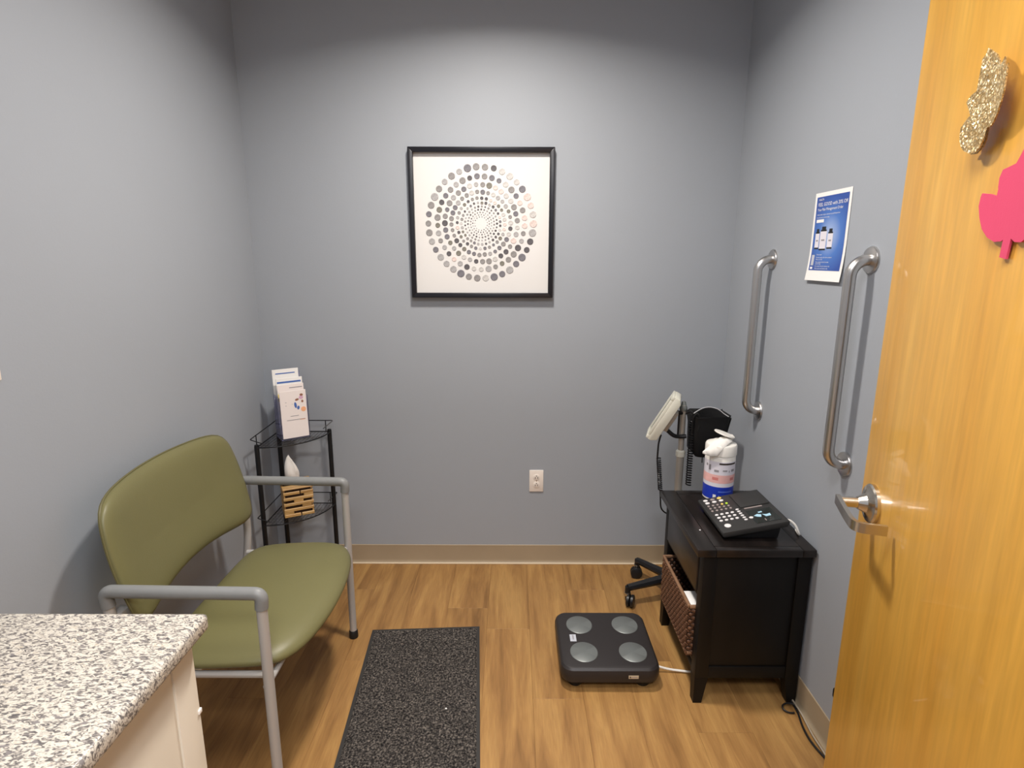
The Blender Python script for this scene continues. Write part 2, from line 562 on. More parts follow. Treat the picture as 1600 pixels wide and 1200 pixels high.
struct('wall_right', MB().box(XR, XR + 0.1, HALLY - 0.1, D, -0.05, CH), WALL)
# front wall with the doorway the photograph is taken through
JL, JR, DH = -0.52, 0.64, 2.14
wfm = MB().box(XL, JL, YF - 0.12, YF, 0, CH).box(JR, XR, YF - 0.12, YF, 0, CH).box(JL, JR, YF - 0.12, YF, DH, CH)
struct('wall_front', wfm, WALL)
struct('wall_hall', MB().box(XL - 0.1, XR + 0.1, HALLY - 0.1, HALLY, -0.05, CH), WALL)

def cove(mb, a, b, nrm):
    """vinyl cove base: straight face with a curled toe; a,b floor points on the wall, nrm into the room"""
    prof = [(0, 0.102), (0.0015, 0.102), (0.0032, 0.1), (0.0032, 0.022), (0.0045, 0.013), (0.008, 0.0055), (0.013, 0.002), (0.013, 0.0), (0, 0)]
    a, b, nrm = Vector(a), Vector(b), Vector(nrm)
    bm = mb.bm
    r = []
    for p in (a, b):
        r.append([bm.verts.new(p + nrm * u + Vector((0, 0, v))) for u, v in prof])
    n = len(prof)
    for i in range(n):
        bm.faces.new((r[0][i], r[0][(i + 1) % n], r[1][(i + 1) % n], r[1][i]))
    bm.faces.new(r[0]); bm.faces.new(list(reversed(r[1])))
    return mb
struct('baseboard_back', cove(MB(), (XL, D, 0), (XR, D, 0), (0, -1, 0)), VINYL)
struct('baseboard_left', cove(MB(), (XL, YF, 0), (XL, D, 0), (1, 0, 0)), VINYL)
struct('baseboard_right', cove(MB(), (XR, YF, 0), (XR, D, 0), (-1, 0, 0)), VINYL)
struct('trim_1', MB().tube([(XL + 0.01, D - 0.0125, 0.0025), (XR - 0.014, D - 0.0125, 0.0025)], 0.0045, n=8), CAULK)

# recessed downlight and its lamp
t = thing('recessed_downlight', 'round recessed downlight in the middle of the room ceiling', 'ceiling light', (LAMP[0], LAMP[1], CH))
MB().lathe([(0.098, -0.006), (0.128, -0.004), (0.13, 0.0), (0.098, 0.0)], 40).build('trim_ring', WHITEPL, t)
MB().lathe([(0.0, -0.002), (0.097, -0.002), (0.097, 0.0), (0.0, 0.0)], 40).build('lens', LENS, t)
ld = bpy.data.lights.new('downlight_lamp', 'AREA')
ld.shape = 'DISK'; ld.size = 0.19; ld.spread = math.radians(149); ld.energy = ROOM_LIGHT; ld.color = (1.0, 0.93, 0.85)
lo = bpy.data.objects.new('downlight_lamp', ld); C.objects.link(lo)
lo.location = (0, 0, -0.008); lo.parent = t
# ceiling panels added as fill light: one over the counter, one in the corridor
def fill_panel(label, x, y, watts, col):
    t = thing('fill_panel', label, 'ceiling light', (x, y, CH))
    MB().box(-0.3, 0.3, -0.3, 0.3, -0.012, 0.0, bev=0.003).build('fill_panel_frame', WHITEPL, t)
    MB().box(-0.28, 0.28, -0.28, 0.28, -0.014, -0.012).build('lens', LENS, t)
    ld = bpy.data.lights.new('fill_lamp', 'AREA')
    ld.shape = 'SQUARE'; ld.size = 0.56; ld.energy = watts; ld.color = col
    lo = bpy.data.objects.new('fill_lamp', ld); C.objects.link(lo)
    lo.location = (0, 0, -0.02); lo.parent = t
fill_panel('unseen square ceiling panel added as fill light over the counter end', -0.05, 0.62, ROOM_FILL, (0.97, 0.97, 1.0))
fill_panel('unseen square ceiling panel added as fill light in the corridor', 0.1, -0.75, HALL_FILL, (0.97, 0.97, 1.0))

# ================================================================== door
E_ = 0.22
P0 = Vector((0.802, 1.25))
dvec = Vector((-E_, -1)).normalized()
DROT = math.atan2(dvec.y, dvec.x)
door = MB().box(0, 0.915, 0, 0.044, 0.012, 2.12, bev=0.0015).build('door_1', DOORW, loc=(P0.x, P0.y, 0), rotz=DROT, kind='structure')
HZ = 1.022
HM = TR(0.07, 0, HZ) @ Matrix.Rotation(PI / 2, 4, 'X')      # lathe axis now points out of the door (-Y)
MB().lathe([(0.043, 0.0), (0.043, 0.007), (0.040, 0.0105), (0.030, 0.0125), (0.021, 0.017), (0.0165, 0.026), (0.0135, 0.032), (0.0, 0.032)], 36, M=HM).build('handle_rose', NICKEL, door)
lev = MB()
lev.tube([(0.07, -0.03, HZ), (0.07, -0.068, HZ)], 0.0115, n=14)
lp = fillet([(0.061, -0.069, HZ + 0.002), (0.135, -0.071, HZ - 0.006), (0.178, -0.070, HZ - 0.01), (0.182, -0.012, HZ - 0.011)], 0.02, 5)
bm_ = lev.bm
prev = None
n_ = len(lp)
for i, p in enumerate(lp):
    tg = (lp[min(i + 1, n_ - 1)] - lp[max(i - 1, 0)]).normalized()
    side = Vector((0, 0, 1)).cross(tg).normalized()
    ring = [bm_.verts.new(p + side * a * 0.0045 + Vector((0, 0, b * 0.0105))) for a, b in ((-1, -1), (1, -1), (1, 1), (-1, 1))]
    if prev:
        for k in range(4):
            bm_.faces.new((prev[k], prev[(k + 1) % 4], ring[(k + 1) % 4], ring[k]))
    else:
        bm_.faces.new(list(reversed(ring)))
    prev = ring
bm_.faces.new(prev)
lev.build('lever_handle', NICKEL, door)
MB().box(-0.0015, 0.001, 0.008, 0.036, HZ - 0.055, HZ + 0.055).build('latch_plate', NICKEL, door)
for hz in (0.25, 1.06, 1.88):
    MB().tube([(0.918, 0.045, hz - 0.05), (0.918, 0.045, hz + 0.05)], 0.008, n=10).build('hinge', NICKEL, door)

def door_sz(u, v, off=0.0):
    """pixel of the photograph -> (distance from the latch edge, height) on the door face"""
    dr = fw + rt * ((u - 800) / 908.4) + up * ((600 - v) / 908.4)
    nn = Vector((1, -E_))
    k = (P0.dot(nn) - off * nn.length) / (dr.x * nn.x + dr.y * nn.y)
    p = Vector((dr.x * k, dr.y * k)) - P0
    return (p.dot(dvec), H + dr.z * k)
def leaf(name, label, pts, m, off, curl, th=0.002):
    """cut-out leaf on the door: outline in door coordinates, stood off and curled"""
    cx = sum(p[0] for p in pts) / len(pts); cz = sum(p[1] for p in pts) / len(pts)
    bm = bmesh.new()
    lo_ = [bm.verts.new((p[0] - cx, 0.0, p[1] - cz)) for p in pts]
    f0 = bm.faces.new(lo_)
    bmesh.ops.triangulate(bm, faces=[f0])
    bmesh.ops.subdivide_edges(bm, edges=[e for e in bm.edges if not e.is_boundary], cuts=2, use_grid_fill=True)
    bmesh.ops.triangulate(bm, faces=bm.faces[:])
    ex = bmesh.ops.extrude_face_region(bm, geom=bm.faces[:])
    for v in [g_ for g_ in ex['geom'] if isinstance(g_, bmesh.types.BMVert)]:
        v.co.y -= th
    for v in bm.verts:
        v.co.y -= off + curl * 12 * v.co.x ** 2
    mb = MB(); mb.bm.free(); mb.bm = bm
    w2 = P0 + dvec * cx
    return mb.build(name, m, loc=(w2.x, w2.y, cz), rotz=DROT, smooth=False)
gold_px = [(1543, 75), (1540, 84), (1535, 92), (1533, 105), (1532, 118), (1529, 132), (1526, 142), (1519, 150), (1514, 160), (1516, 172), (1517, 180),
           (1511, 190), (1506, 200), (1504, 214), (1504, 228), (1507, 236), (1514, 240), (1521, 238), (1528, 230), (1534, 218), (1537, 204), (1541, 199),
           (1546, 198), (1553, 190), (1562, 176), (1570, 158), (1576, 142), (1579, 122), (1582, 98), (1577, 103), (1572, 112), (1571, 100), (1572, 88), (1568, 93), (1563, 102), (1560, 93), (1555, 84), (1549, 80)]
gpts = [door_sz(*p, 0.022) for p in gold_px]
g = leaf('glitter_leaf', '', gpts, GLITTER, 0.018, 0.2)
tag(g, 'gold glitter cut-out leaf stuck high on the wooden door', 'leaf decoration')
stem = [door_sz(*p, 0.008) for p in ((1540, 199), (1536, 214), (1530, 226), (1520, 236), (1517, 242), (1527, 240), (1537, 230), (1542, 218), (1546, 199))]
cx_ = sum(p[0] for p in gpts) / len(gpts); cz_ = sum(p[1] for p in gpts) / len(gpts)
MB().prism([(p[0] - cx_, p[1] - cz_) for p in stem], 'y', -0.009, -0.0075).build('stem', GLITTER, g, smooth=False)
left = [(0.3978, 1.5738), (0.3869, 1.5687), (0.371, 1.5682), (0.3538, 1.5752), (0.3396, 1.588), (0.3306, 1.6055), (0.3252, 1.623), (0.3263, 1.636), (0.3281, 1.6415),
        (0.3441, 1.6389), (0.3638, 1.6334), (0.3595, 1.6473), (0.3588, 1.66), (0.3633, 1.6709), (0.3762, 1.6692), (0.3849, 1.6654), (0.3906, 1.6757), (0.3987, 1.6872)]
AXS = 0.4035
outline = [(0.4056, 1.5432), (0.3892, 1.5459)] + left + [(AXS + 0.001, 1.697)] + [(2 * AXS - p[0], p[1] - 0.002) for p in reversed(left)]
o = leaf('foam_leaf', '', outline, PINK, 0.003, 0.10, th=0.003)
tag(o, 'bright pink foam maple leaf stuck on the wooden door', 'leaf decoration')

# ================================================================== right wall: grab bars, poster, outlet
def grab_bar(y, label):
    t = thing('grab_bar', label, 'grab bar', (XR, y, 0.93), 0, 'grab bars on the right wall')
    out = -0.056
    rb = 0.046
    arc_ = [(out + rb - rb * math.sin(a), rb - rb * math.cos(a)) for a in [PI / 2 * k / 10 for k in range(11)]]
    pts = [(-0.004, 0, 0.61)] + [(x_, 0, 0.61 - z_) for x_, z_ in arc_] + [(x_, 0, z_) for x_, z_ in reversed(arc_)] + [(-0.004, 0, 0.0)]
    MB().tube(pts, 0.0165, n=18).build('bar', STEEL, t)
    for z in (0.61, 0.0):
        M = TR(0, 0, z) @ Matrix.Rotation(-PI / 2, 4, 'Y')
        MB().lathe([(0.0385, 0.0), (0.0385, 0.003), (0.036, 0.0075), (0.024, 0.0105), (0.018, 0.0105)], 32, M=M).build('flange', STEEL, t)
grab_bar(2.321, 'brushed steel wall grab bar farther from the door, left of the poster')
grab_bar(1.684, 'brushed steel wall grab bar nearest the wooden door')

# poster on the right wall: local -> x out of wall, +y is the reader's left
t = thing('poster', 'white sheet with blue printed advert of three bottles taped to the right wall', 'poster', (XR, 1.928, 1.613))
PWH, PHH = 0.108, 0.1415
rows = 10
def sheet_out(z):
    i = (PHH - z) / (2 * PHH)
    return -0.0015 - 0.009 * max(0, (i - 0.55) / 0.45) ** 2
zs = [PHH - 2 * PHH * i / rows for i in range(rows + 1)]
prof2 = [(sheet_out(z), z) for z in zs] + [(sheet_out(z) - 0.0004, z) for z in reversed(zs)]
bm = bmesh.new()
ra = [bm.verts.new((x_, PWH, z_)) for x_, z_ in prof2]; rb = [bm.verts.new((x_, -PWH, z_)) for x_, z_ in prof2]
n = len(prof2)
for k in range(n):
    bm.faces.new((ra[k], ra[(k + 1) % n], rb[(k + 1) % n], rb[k]))
for k in range(rows):
    for r_ in (ra, rb):
        bm.faces.new((r_[k], r_[k + 1], r_[n - 2 - k], r_[n - 1 - k]))
mb = MB(); mb.bm.free(); mb.bm = bm
mb.build('sheet', PAPER, t, smooth=False)
def wallx(z):
    i = (PHH - z) / (2 * PHH)
    return -0.0022 - 0.009 * max(0, (i - 0.55) / 0.45) ** 2
def strip(name, y0, y1, z0, z1, m, parent, lift=0.0003, rows=6):
    bm = bmesh.new(); pv = None
    for i in range(rows + 1):
        z = z1 + (z0 - z1) * i / rows
        r_ = [bm.verts.new((wallx(z) - lift, yy, z)) for yy in (y0, y1)]
        if pv:
            bm.faces.new((pv[0], pv[1], r_[1], r_[0]))
        pv = r_
    mb = MB(); mb.bm.free(); mb.bm = bm
    return mb.build(name, m, parent, smooth=False)
strip('blue_panel', 0.095, -0.095, -0.108, 0.128, POSTERP, t, rows=12)
def ptext(s, size, yl, z, m=PAPER):
    M = Matrix(((0, 0, -1, wallx(z) - 0.0006), (-1, 0, 0, yl), (0, 1, 0, z), (0, 0, 0, 1)))
    return text_mesh('lettering', s, size, m, t, M)
ptext('HEALTH', 0.0085, 0.082, 0.116)
ptext('FEEL GOOD with 20% Off', 0.0158, 0.084, 0.098)
ptext('Your Pain Management Order', 0.0124, 0.084, 0.083)
ptext('Order online and get a discount on your first purchase', 0.0062, 0.084, 0.069)
ptext('of professional products today', 0.0062, 0.084, 0.060)
strip('button', 0.084, 0.038, 0.046, 0.056, PAPER, t, 0.0006)
for yc, hw, z0, z1 in ((0.068, 0.0125, -0.037, 0.012), (0.031, 0.020, -0.041, 0.018), (-0.012, 0.0155, -0.037, 0.010)):
    strip('bottle_print', yc + hw, yc - hw, z0, z1, LABELWHITE, t, 0.0007)
    strip('bottle_cap_print', yc + hw * 0.62, yc - hw * 0.62, z1 + 0.003, z1 + 0.014, BLACKPL, t, 0.0007)
    strip('bottle_cap_print', yc + hw * 0.9, yc - hw * 0.9, z1 - 0.001, z1 + 0.004, BLACKPL, t, 0.0008)
    strip('bottle_base_print', yc + hw, yc - hw, z0 - 0.002, z0 + 0.003, BLACKPL, t, 0.0008)
    strip('bottle_print_mark', yc + hw * 0.5, yc - hw * 0.5, (z0 + z1) / 2 - 0.002, (z0 + z1) / 2 + 0.003, PRINTGREY, t, 0.0008)
strip('coupon', 0.087, 0.070, -0.092, -0.058, LABELGREY, t, 0.0007)
strip('coupon_foot', 0.087, 0.072, -0.104, -0.097, PAPER, t, 0.0007)
for z, s in ((-0.059, 'How to save'), (-0.068, 'Use your code at the online checkout'), (-0.0745, 'when you order'), (-0.083, 'Ask a member of our front desk'), (-0.0885, 'team for help'), (-0.096, 'One coupon for each customer only'), (-0.1035, 'Valid on pain relief products only')):
    ptext(s, 0.0062, 0.058, z)

# outlet with a black plug, half hidden behind the door edge
t = thing('wall_plug', 'black plug pushed in low on the right wall beside the door edge', 'plug', (XR, 1.547, 0.23))
MB().box(-0.022, 0, -0.015, 0.015, -0.016, 0.016, bev=0.005).build('plug_body', BLACKPL, t)
MB().tube(fillet([(-0.02, 0, -0.012), (-0.03, -0.03, -0.05), (-0.02, -0.06, -0.12), (-0.018, -0.12, -0.2), (-0.02, -0.15, -0.228)], 0.03, 5), 0.0032, n=8).build('plug_cord', BLACKPL, t)

# ================================================================== back wall: picture, outlet
FX0, FX1, FZ1, FZ0 = -0.4641, 0.187, 2.0195, 1.3616
fcx, fcz = (FX0 + FX1) / 2, (FZ0 + FZ1) / 2
t = thing('framed_picture', 'square black framed picture of grey dots in rings on the back wall', 'picture', (fcx, D, fcz))
hw, hh, fwid, fd = (FX1 - FX0) / 2, (FZ1 - FZ0) / 2, 0.022, 0.03
def bar(poly):
    return MB().prism(poly, 'y', -fd, -0.001, bev=0.002).build('frame_rail', FRAMEB, t)
bar([(-hw, hh), (hw, hh), (hw - fwid, hh - fwid), (-hw + fwid, hh - fwid)])
bar([(-hw, -hh), (-hw + fwid, -hh + fwid), (hw - fwid, -hh + fwid), (hw, -hh)])
bar([(-hw, -hh), (-hw, hh), (-hw + fwid, hh - fwid), (-hw + fwid, -hh + fwid)])
bar([(hw, -hh), (hw - fwid, -hh + fwid), (hw - fwid, hh - fwid), (hw, hh)])
MB().box(-hw + 0.012, hw - 0.012, -0.009, -0.002, -hh + 0.012, hh - 0.012).build('art_sheet', ARTPAPER, t)
# dots: (ring radius, dot radius, count), in metres; 1 zoom pixel of the close-up is 0.494 mm
K = 0.000497
rings = [(478, 31, 38), (398, 26, 37), (331, 24, 35), (270, 20, 34), (218, 15.5, 32), (178, 12, 31)]
inner = [(146, 10, 29), (120, 8.5, 27), (96, 7, 24), (76, 6, 20), (58, 5, 15)]
rnd = random.Random(11)
dcache = {}
def disc_mesh(ri, r, mi):
    key = (ri, round(r, 5), mi)
    if key not in dcache:
        mb = MB().lathe([(r, 0.0), (r, 0.0012), (r * 0.86, 0.0018), (r * 0.55, 0.0014), (0, 0.0014)], 14, M=Matrix.Rotation(PI / 2, 4, 'X'))
        me = bpy.data.meshes.new('disc')
        bmesh.ops.recalc_face_normals(mb.bm, faces=mb.bm.faces[:])
        mb.bm.to_mesh(me); mb.bm.free(); me.materials.append(DISKG[mi])
        dcache[key] = me
    return dcache[key]
DCX, DCZ = 0.0 - 0.004, 0.004
def pick(ang):
    # lighter, pinker discs to the upper right, darker to the left
    wgt = [3, 3, 4, 3, 1.2, 0.4, 1.5]
    if -0.6 < ang < 1.3:
        wgt = [1.4, 1, 1.5, 3, 4, 2.5, 1.6]
    return rnd.choices(range(7), wgt)[0]
def rpos(R, cnt, k, ri):
    a = 2 * PI * (k + 0.5 * (ri % 2)) / cnt + 0.04 * ri
    return a, DCX + R * K * math.cos(a) * 1.0, DCZ + R * K * math.sin(a) * 1.03
for ri, (R, r, cnt) in enumerate(rings):
    for k in range(cnt):
        a, xx, zz = rpos(R + rnd.uniform(-3, 3), cnt, k, ri)
        f = rnd.choice((0.86, 0.94, 1.0, 1.0, 1.12))
        a = math.atan2(math.sin(a), math.cos(a))
        link('disc', disc_mesh(ri, r * K * f, pick(a)), t, (xx, -0.009, zz))
small = {0: MB(), 2: MB(), 3: MB()}
for ri, (R, r, cnt) in enumerate(inner):
    for k in range(cnt):
        a, xx, zz = rpos(R, cnt, k, ri)
        small[rnd.choice((0, 0, 2, 2, 3))].lathe([(r * K * rnd.choice((0.8, 1, 1.1)), 0.0), (r * K * 0.8, 0.0012), (0, 0.0012)], 8, M=TR(xx, -0.009, zz) @ Matrix.Rotation(PI / 2, 4, 'X'))
for mi, mb in small.items():
    mb.build('small_discs', DISKG[mi], t, kind='stuff')

def outlet_plate(name, label, loc, rotz, cat='outlet'):
    t = thing(name, label, cat, loc, rotz)
    MB().box(-0.035, 0.035, -0.0055, 0, -0.057, 0.057, bev=0.0025).build('cover_plate', PLATEW, t)
    return t
t = outlet_plate('wall_outlet', 'white duplex power outlet low on the back wall', (0.0885 + 0.035, D, 0.5084 - 0.057), 0)
for z in (0.0195, -0.0195):
    f = MB().lathe([(0.0165, 0), (0.0165, 0.0015), (0.0155, 0.002), (0, 0.002)], 24, M=TR(0, -0.0055, z) @ Matrix.Rotation(PI / 2, 4, 'X')).build('receptacle', PLATEW, t)
    for px, pz, w_, h_ in ((-0.006, 0.002 - 0.004, 0.0014, 0.005), (0.006, 0.002 - 0.004, 0.0014, 0.005), (0, 0.0075, 0.0022, 0.0024)):
        MB().box(px - w_, px + w_, -0.0082, -0.0070, z + pz - h_, z + pz + h_).build('slot', SLOTD, f)
MB().lathe([(0.003, 0), (0.0025, 0.0012), (0, 0.0012)], 10, M=TR(0, -0.0055, 0) @ Matrix.Rotation(PI / 2, 4, 'X')).build('screw', NICKEL, t)
# light switch at the frame's left edge
t = outlet_plate('light_switch', 'white light switch plate on the left wall above the counter', (XL, 1.294, 1.318), PI / 2, 'light switch')
MB().box(-0.0165, 0.0165, -0.0075, -0.005, -0.034, 0.034, bev=0.001).build('rocker', PLATEW, t)

# ================================================================== counter cabinet and worktop
CX, CY1, CZ = -0.552, 0.947, 0.91
t = thing('base_cabinet', 'cream base cabinet under the granite counter', 'cabinet', (-0.88, 0.6, 0))
def cab(x0, x1, y0, y1, z0, z1, **k):
    return MB().box(x0 + 0.88, x1 + 0.88, y0 - 0.6, y1 - 0.6, z0, z1, **k)
FXc = CX - 0.024
cab(XL + 0.002, FXc - 0.018, YF + 0.004, CY1 - 0.026, 0.0, CZ - 0.034).build('body', CREAMCAB, t)
cab(FXc - 0.018, FXc - 0.004, YF + 0.004, CY1 - 0.085, 0.0, CZ - 0.034, bev=0.001).build('front_panel', CREAMCAB, t)
cs = cab(FXc - 0.018, FXc, CY1 - 0.085, CY1 - 0.022, 0.0, CZ - 0.034, bev=0.0025).build('corner_stile', CREAMCAB, t)
cab(FXc - 0.006, FXc + 0.0025, CY1 - 0.030, CY1 - 0.0205, CZ - 0.192, CZ - 0.183, bev=0.001).build('chip', NICK, cs)
o = MB().box(XL - CX + 0.002, 0, YF - CY1 + 0.004, 0, -0.032, 0, bev=0.008, seg=3).build('granite_worktop', GRANITE, loc=(CX, CY1, CZ))
tag(o, 'speckled cream and grey granite worktop with a rounded edge', 'worktop')

# ================================================================== olive guest chair
t = thing('guest_chair', 'wide olive green vinyl armchair with grey tubular frame against the left wall', 'chair', (-0.85, 1.7525, 0))
OX, OY = -0.85, 1.7525
def L(x, y, z):
    return Vector((x - OX, y - OY, z))
def back_base(s, t_):
    hw_ = 0.362 - (0.030 * t_ ** 2 if t_ > 0 else 0.02 * t_ ** 2)
    z = 0.730 + 0.180 * t_ + (0.010 * (1 - s * s) * t_ if t_ > 0 else 0.03 * (1 - s * s) * (-t_))
    x = -1.09 + 0.055 * s * s - 0.042 * t_
    return L(x, OY - 0.011 + s * hw_, z), Vector((0.96, -0.28 * s, 0.2)).normalized()
def seat_base(s, t_):
    hw_ = 0.352 - (0.02 * t_ * t_ if t_ < 0 else 0.012 * t_ * t_)
    x = -0.82 + 0.195 * t_ + 0.052 * (1 - s * s) * max(t_, 0)
    z = 0.437 - 0.012 * max(t_, 0) ** 3 + 0.008 * t_
    return L(x, OY + s * hw_, z), Vector((0, 0, 1))
bk = MB().pad(back_base, 0.028, p=9.0, pr=6, na=96).build('backrest', GREEN, t, sharp=70)
ol_ = outline_se(9, 96)
MB().tube([back_base(a, b)[0] - Vector((0.004, 0, 0)) for a, b in ol_ + ol_[:1]], 0.0035, n=6, caps=False).build('piping', GREENP, bk)
se = MB().pad(seat_base, 0.036, p=6.5, pr=5, Tb=0.03, na=80).build('seat', GREEN, t, sharp=70)
AH = 0.685
RT = 0.0142
for y in (1.365, 2.140):
    inn = 1 if y < OY else -1
    MB().tube([L(-0.655, y, 0.022), L(-0.655, y, AH - 0.03)], RT, n=14).build('front_leg', CHAIRMETAL, t)
    MB().tube(fillet([L(-1.056, y, AH - 0.03), L(-1.05, y, 0.46), L(-1.125, y, 0.022)], 0.08, 6), RT, n=14).build('rear_leg', CHAIRMETAL, t)
    arm = MB().tube(fillet([L(-0.655, y, AH - 0.042), L(-0.652, y, AH), L(-1.062, y, AH + 0.006), L(-1.056, y, AH - 0.04)], 0.030, 8), 0.0172, n=16).build('armrest', ARMGREY, t)
    for fx in (-0.655, -1.125):
        MB().lathe([(0.0175, 0.0), (0.0185, 0.004), (0.0175, 0.03), (0.0145, 0.034)], 18, c=tuple(L(fx if fx > -1 else fx, y, 0))).build('foot_cap', RUBBER, t)
    MB().tube([L(-0.68, y + inn * 0.045, 0.408), L(-1.04, y + inn * 0.045, 0.408)], 0.010, n=10).build('seat_rail', CHAIRMETAL, t)
    MB().box(-0.018, 0.012, -0.02, 0.02, -0.02, 0.02, bev=0.004, M=TR(*L(-1.045, y + inn * 0.03, 0.6))).build('back_bracket', CHAIRMETAL, t)
for x in (-0.664, -0.985):
    MB().tube([L(x, 1.365, 0.404), L(x, 2.14, 0.404)], 0.009, n=10).build('cross_rail', CHAIRMETAL, t)

# ================================================================== corner wire shelf, brochures, tissue box
SC = Vector((-1.125, 2.690))
SR = 0.245
t = thing('corner_shelf', 'black wire corner shelf with three round posts in the back left corner', 'shelf', (SC.x, SC.y, 0))
ST = 0.722
for px, py in ((0, 0), (SR, 0), (0, -SR)):
    MB().lathe([(0.0105, 0.0), (0.0105, ST + 0.004), (0.0085, ST + 0.012), (0, ST + 0.013)], 16, c=(px, py, 0)).build('post', BLACKMETAL, t)
def quarter(R, z, n=14):
    return [(R * math.cos(a), -R * math.sin(a), z) for a in [PI / 2 * k / n for k in range(n + 1)]]
for z in (ST, 0.352, 0.06):
    mb = MB()
    mb.tube(quarter(SR + 0.006, z), 0.003, n=8)
    mb.tube([(0, -SR, z), (0, 0, z), (SR, 0, z)], 0.003, n=8)
    tier = mb.build('shelf_tier', BLACKMETAL, t)
    mb = MB()
    k = 1
    while k * 0.0165 < SR:
        q = k * 0.0165
        mb.tube([(q, 0, z), (q, -math.sqrt(max(0.0, SR * SR - q * q)), z)], 0.0008, n=5)
        mb.tube([(0, -q, z - 0.002), (math.sqrt(max(0.0, SR * SR - q * q)), -q, z - 0.002)], 0.0008, n=5)
        k += 1
    mb.build('wire_mesh', BLACKMETAL, tier, kind='stuff')
    gz = z + 0.052
    mb = MB()
    # guard rail: along both back sides, returning to the posts at its ends
    mb.tube(fillet([(0.03, -SR - 0.008, z + 0.02), (-0.02, -SR - 0.014, gz - 0.012), (-0.012, 0.012, gz), (SR + 0.016, 0.012, gz), (SR - 0.02, -0.028, z + 0.022)], 0.006, 3), 0.0024, n=8)
    for px, py in ((-0.008, -SR + 0.02), (-0.012, 0.012), (SR - 0.02, 0.012)):
        mb.tube([(px, py, z), (px, py, gz - 0.003)], 0.0024, n=8)
    mb.build('guard_rail', BLACKMETAL, tier)

# brochure holder on the top tier
BA = math.radians(35)
BX, BY, BZ = -1.020, 2.602, ST + 0.004
t = thing('brochure_holder', 'clear acrylic tiered brochure holder on the top of the corner shelf', 'brochure holder', (BX, BY, BZ), BA)
mb = MB()
mb.box(-0.0635, -0.061, -0.05, 0.05, 0, 0.20)
mb.box(0.061, 0.0635, -0.05, 0.05, 0, 0.20)
mb.build('side_wall', ACRYL, t, smooth=False)
MB().box(-0.061, 0.061, -0.055, 0.05, 0, 0.004).build('foot_plate', ACRYL, t, smooth=False)
MB().box(-0.061, 0.061, 0.0475, 0.05, 0.004, 0.30).build('back_wall', ACRYL, t, smooth=False)
for y, z in ((-0.045, 0.07), (-0.013, 0.13), (0.019, 0.19)):
    MB().box(-0.061, 0.061, y - 0.0012, y + 0.0012, 0.004, z).build('divider', ACRYL, t, smooth=False)
def brochure(name, label, yoff, zb, ht, xoff, lean, prints, m=PAPER):
    M = Matrix.Translation((BX, BY, BZ)) @ Matrix.Rotation(BA, 4, 'Z') @ TR(xoff, yoff, zb)
    loc = M.translation
    t = thing(name, label, 'brochure', tuple(loc), BA, 'brochures in the acrylic holder')
    t.rotation_euler = (-lean, 0, BA)
    MB().box(-0.058, 0.058, -0.002, 0.002, 0, ht, bev=0.0006, seg=1).build('paper', m, t)
    for nm, x0, x1, z0, z1, pm in prints:
        if pm is None:
            continue
        MB().box(x0 * 1.17, x1 * 1.17, -0.0024, -0.0019, z0, z1).build(nm, pm, t, smooth=False)
    return t
h = 0.228
brochure('brochure', 'rearmost white leaflet with a thin blue line, highest in the brochure holder', 0.034, 0.085, h, -0.004, 0.05,
         [('blue_line', -0.038, 0.036, h - 0.022, h - 0.017, BLUEBR), ('print_line', -0.03, 0.034, h - 0.046, h - 0.044, PRINTGREY), ('print_line', -0.03, 0.034, h - 0.053, h - 0.051, PRINTGREY)])
brochure('brochure', 'white leaflet with a bold blue band across its top in the brochure holder', 0.004, 0.048, h, 0.003, 0.05,
         [('blue_band', -0.046, 0.044, h - 0.023, h - 0.015, BLUEBR), ('print_box', -0.012, 0.028, h - 0.042, h - 0.036, PRINTGREY), ('print_line', -0.012, 0.026, h - 0.049, h - 0.047, PRINTGREY)])
brochure('brochure', 'cream leaflet with a grey title just behind the front brochure', -0.020, 0.022, h, 0.001, 0.05,
         [('print_line', -0.005, 0.044, h - 0.018, h - 0.014, PRINTGREY), ('yellow_patch', -0.049, -0.036, h - 0.075, h - 0.04, PRINTYELLOW)], PAPERW)
b4 = brochure('brochure', 'front pale pink leaflet with small coloured drawings in the brochure holder', -0.0495, 0.007, 0.218, 0.001, 0.06, [], PAPERW)
def blob(name, x, z, rx, rz, m, rot=0.0):
    x *= 1.17; rx *= 1.25
    pts = [(x + rx * math.cos(a) * math.cos(rot) - rz * math.sin(a) * math.sin(rot), z + rx * math.cos(a) * math.sin(rot) + rz * math.sin(a) * math.cos(rot)) for a in [2 * PI * k / 14 for k in range(14)]]
    MB().prism(pts, 'y', -0.0026, -0.0019).build(name, m, b4, smooth=False)
blob('drawing', 0.032, 0.195, 0.006, 0.006, PRINTBROWN)
blob('drawing', 0.030, 0.183, 0.008, 0.008, PRINTPINK)
blob('drawing', 0.014, 0.175, 0.007, 0.005, PRINTBROWN, 0.3)
blob('drawing', 0.034, 0.165, 0.004, 0.006, PRINTBROWN)
blob('drawing', 0.007, 0.150, 0.0045, 0.014, BLUEBR, 0.1)
blob('drawing', 0.017, 0.137, 0.0045, 0.009, BLUEBR, -0.2)
blob('drawing', 0.036, 0.128, 0.009, 0.0115, PRINTORANGE)
for z, x0, x1 in ((0.165, -0.03, -0.026), (0.150, -0.03, -0.027), (0.155, -0.006, -0.004), (0.10, -0.015, 0.016), (0.082, -0.03, 0.04), (0.080, 0.02, 0.04)):
    MB().box(x0 * 1.17, x1 * 1.17, -0.0025, -0.0019, z, z + 0.0025).build('print_line', PRINTGREY if x0 < 0.01 else PRINTORANGE, b4, smooth=False)

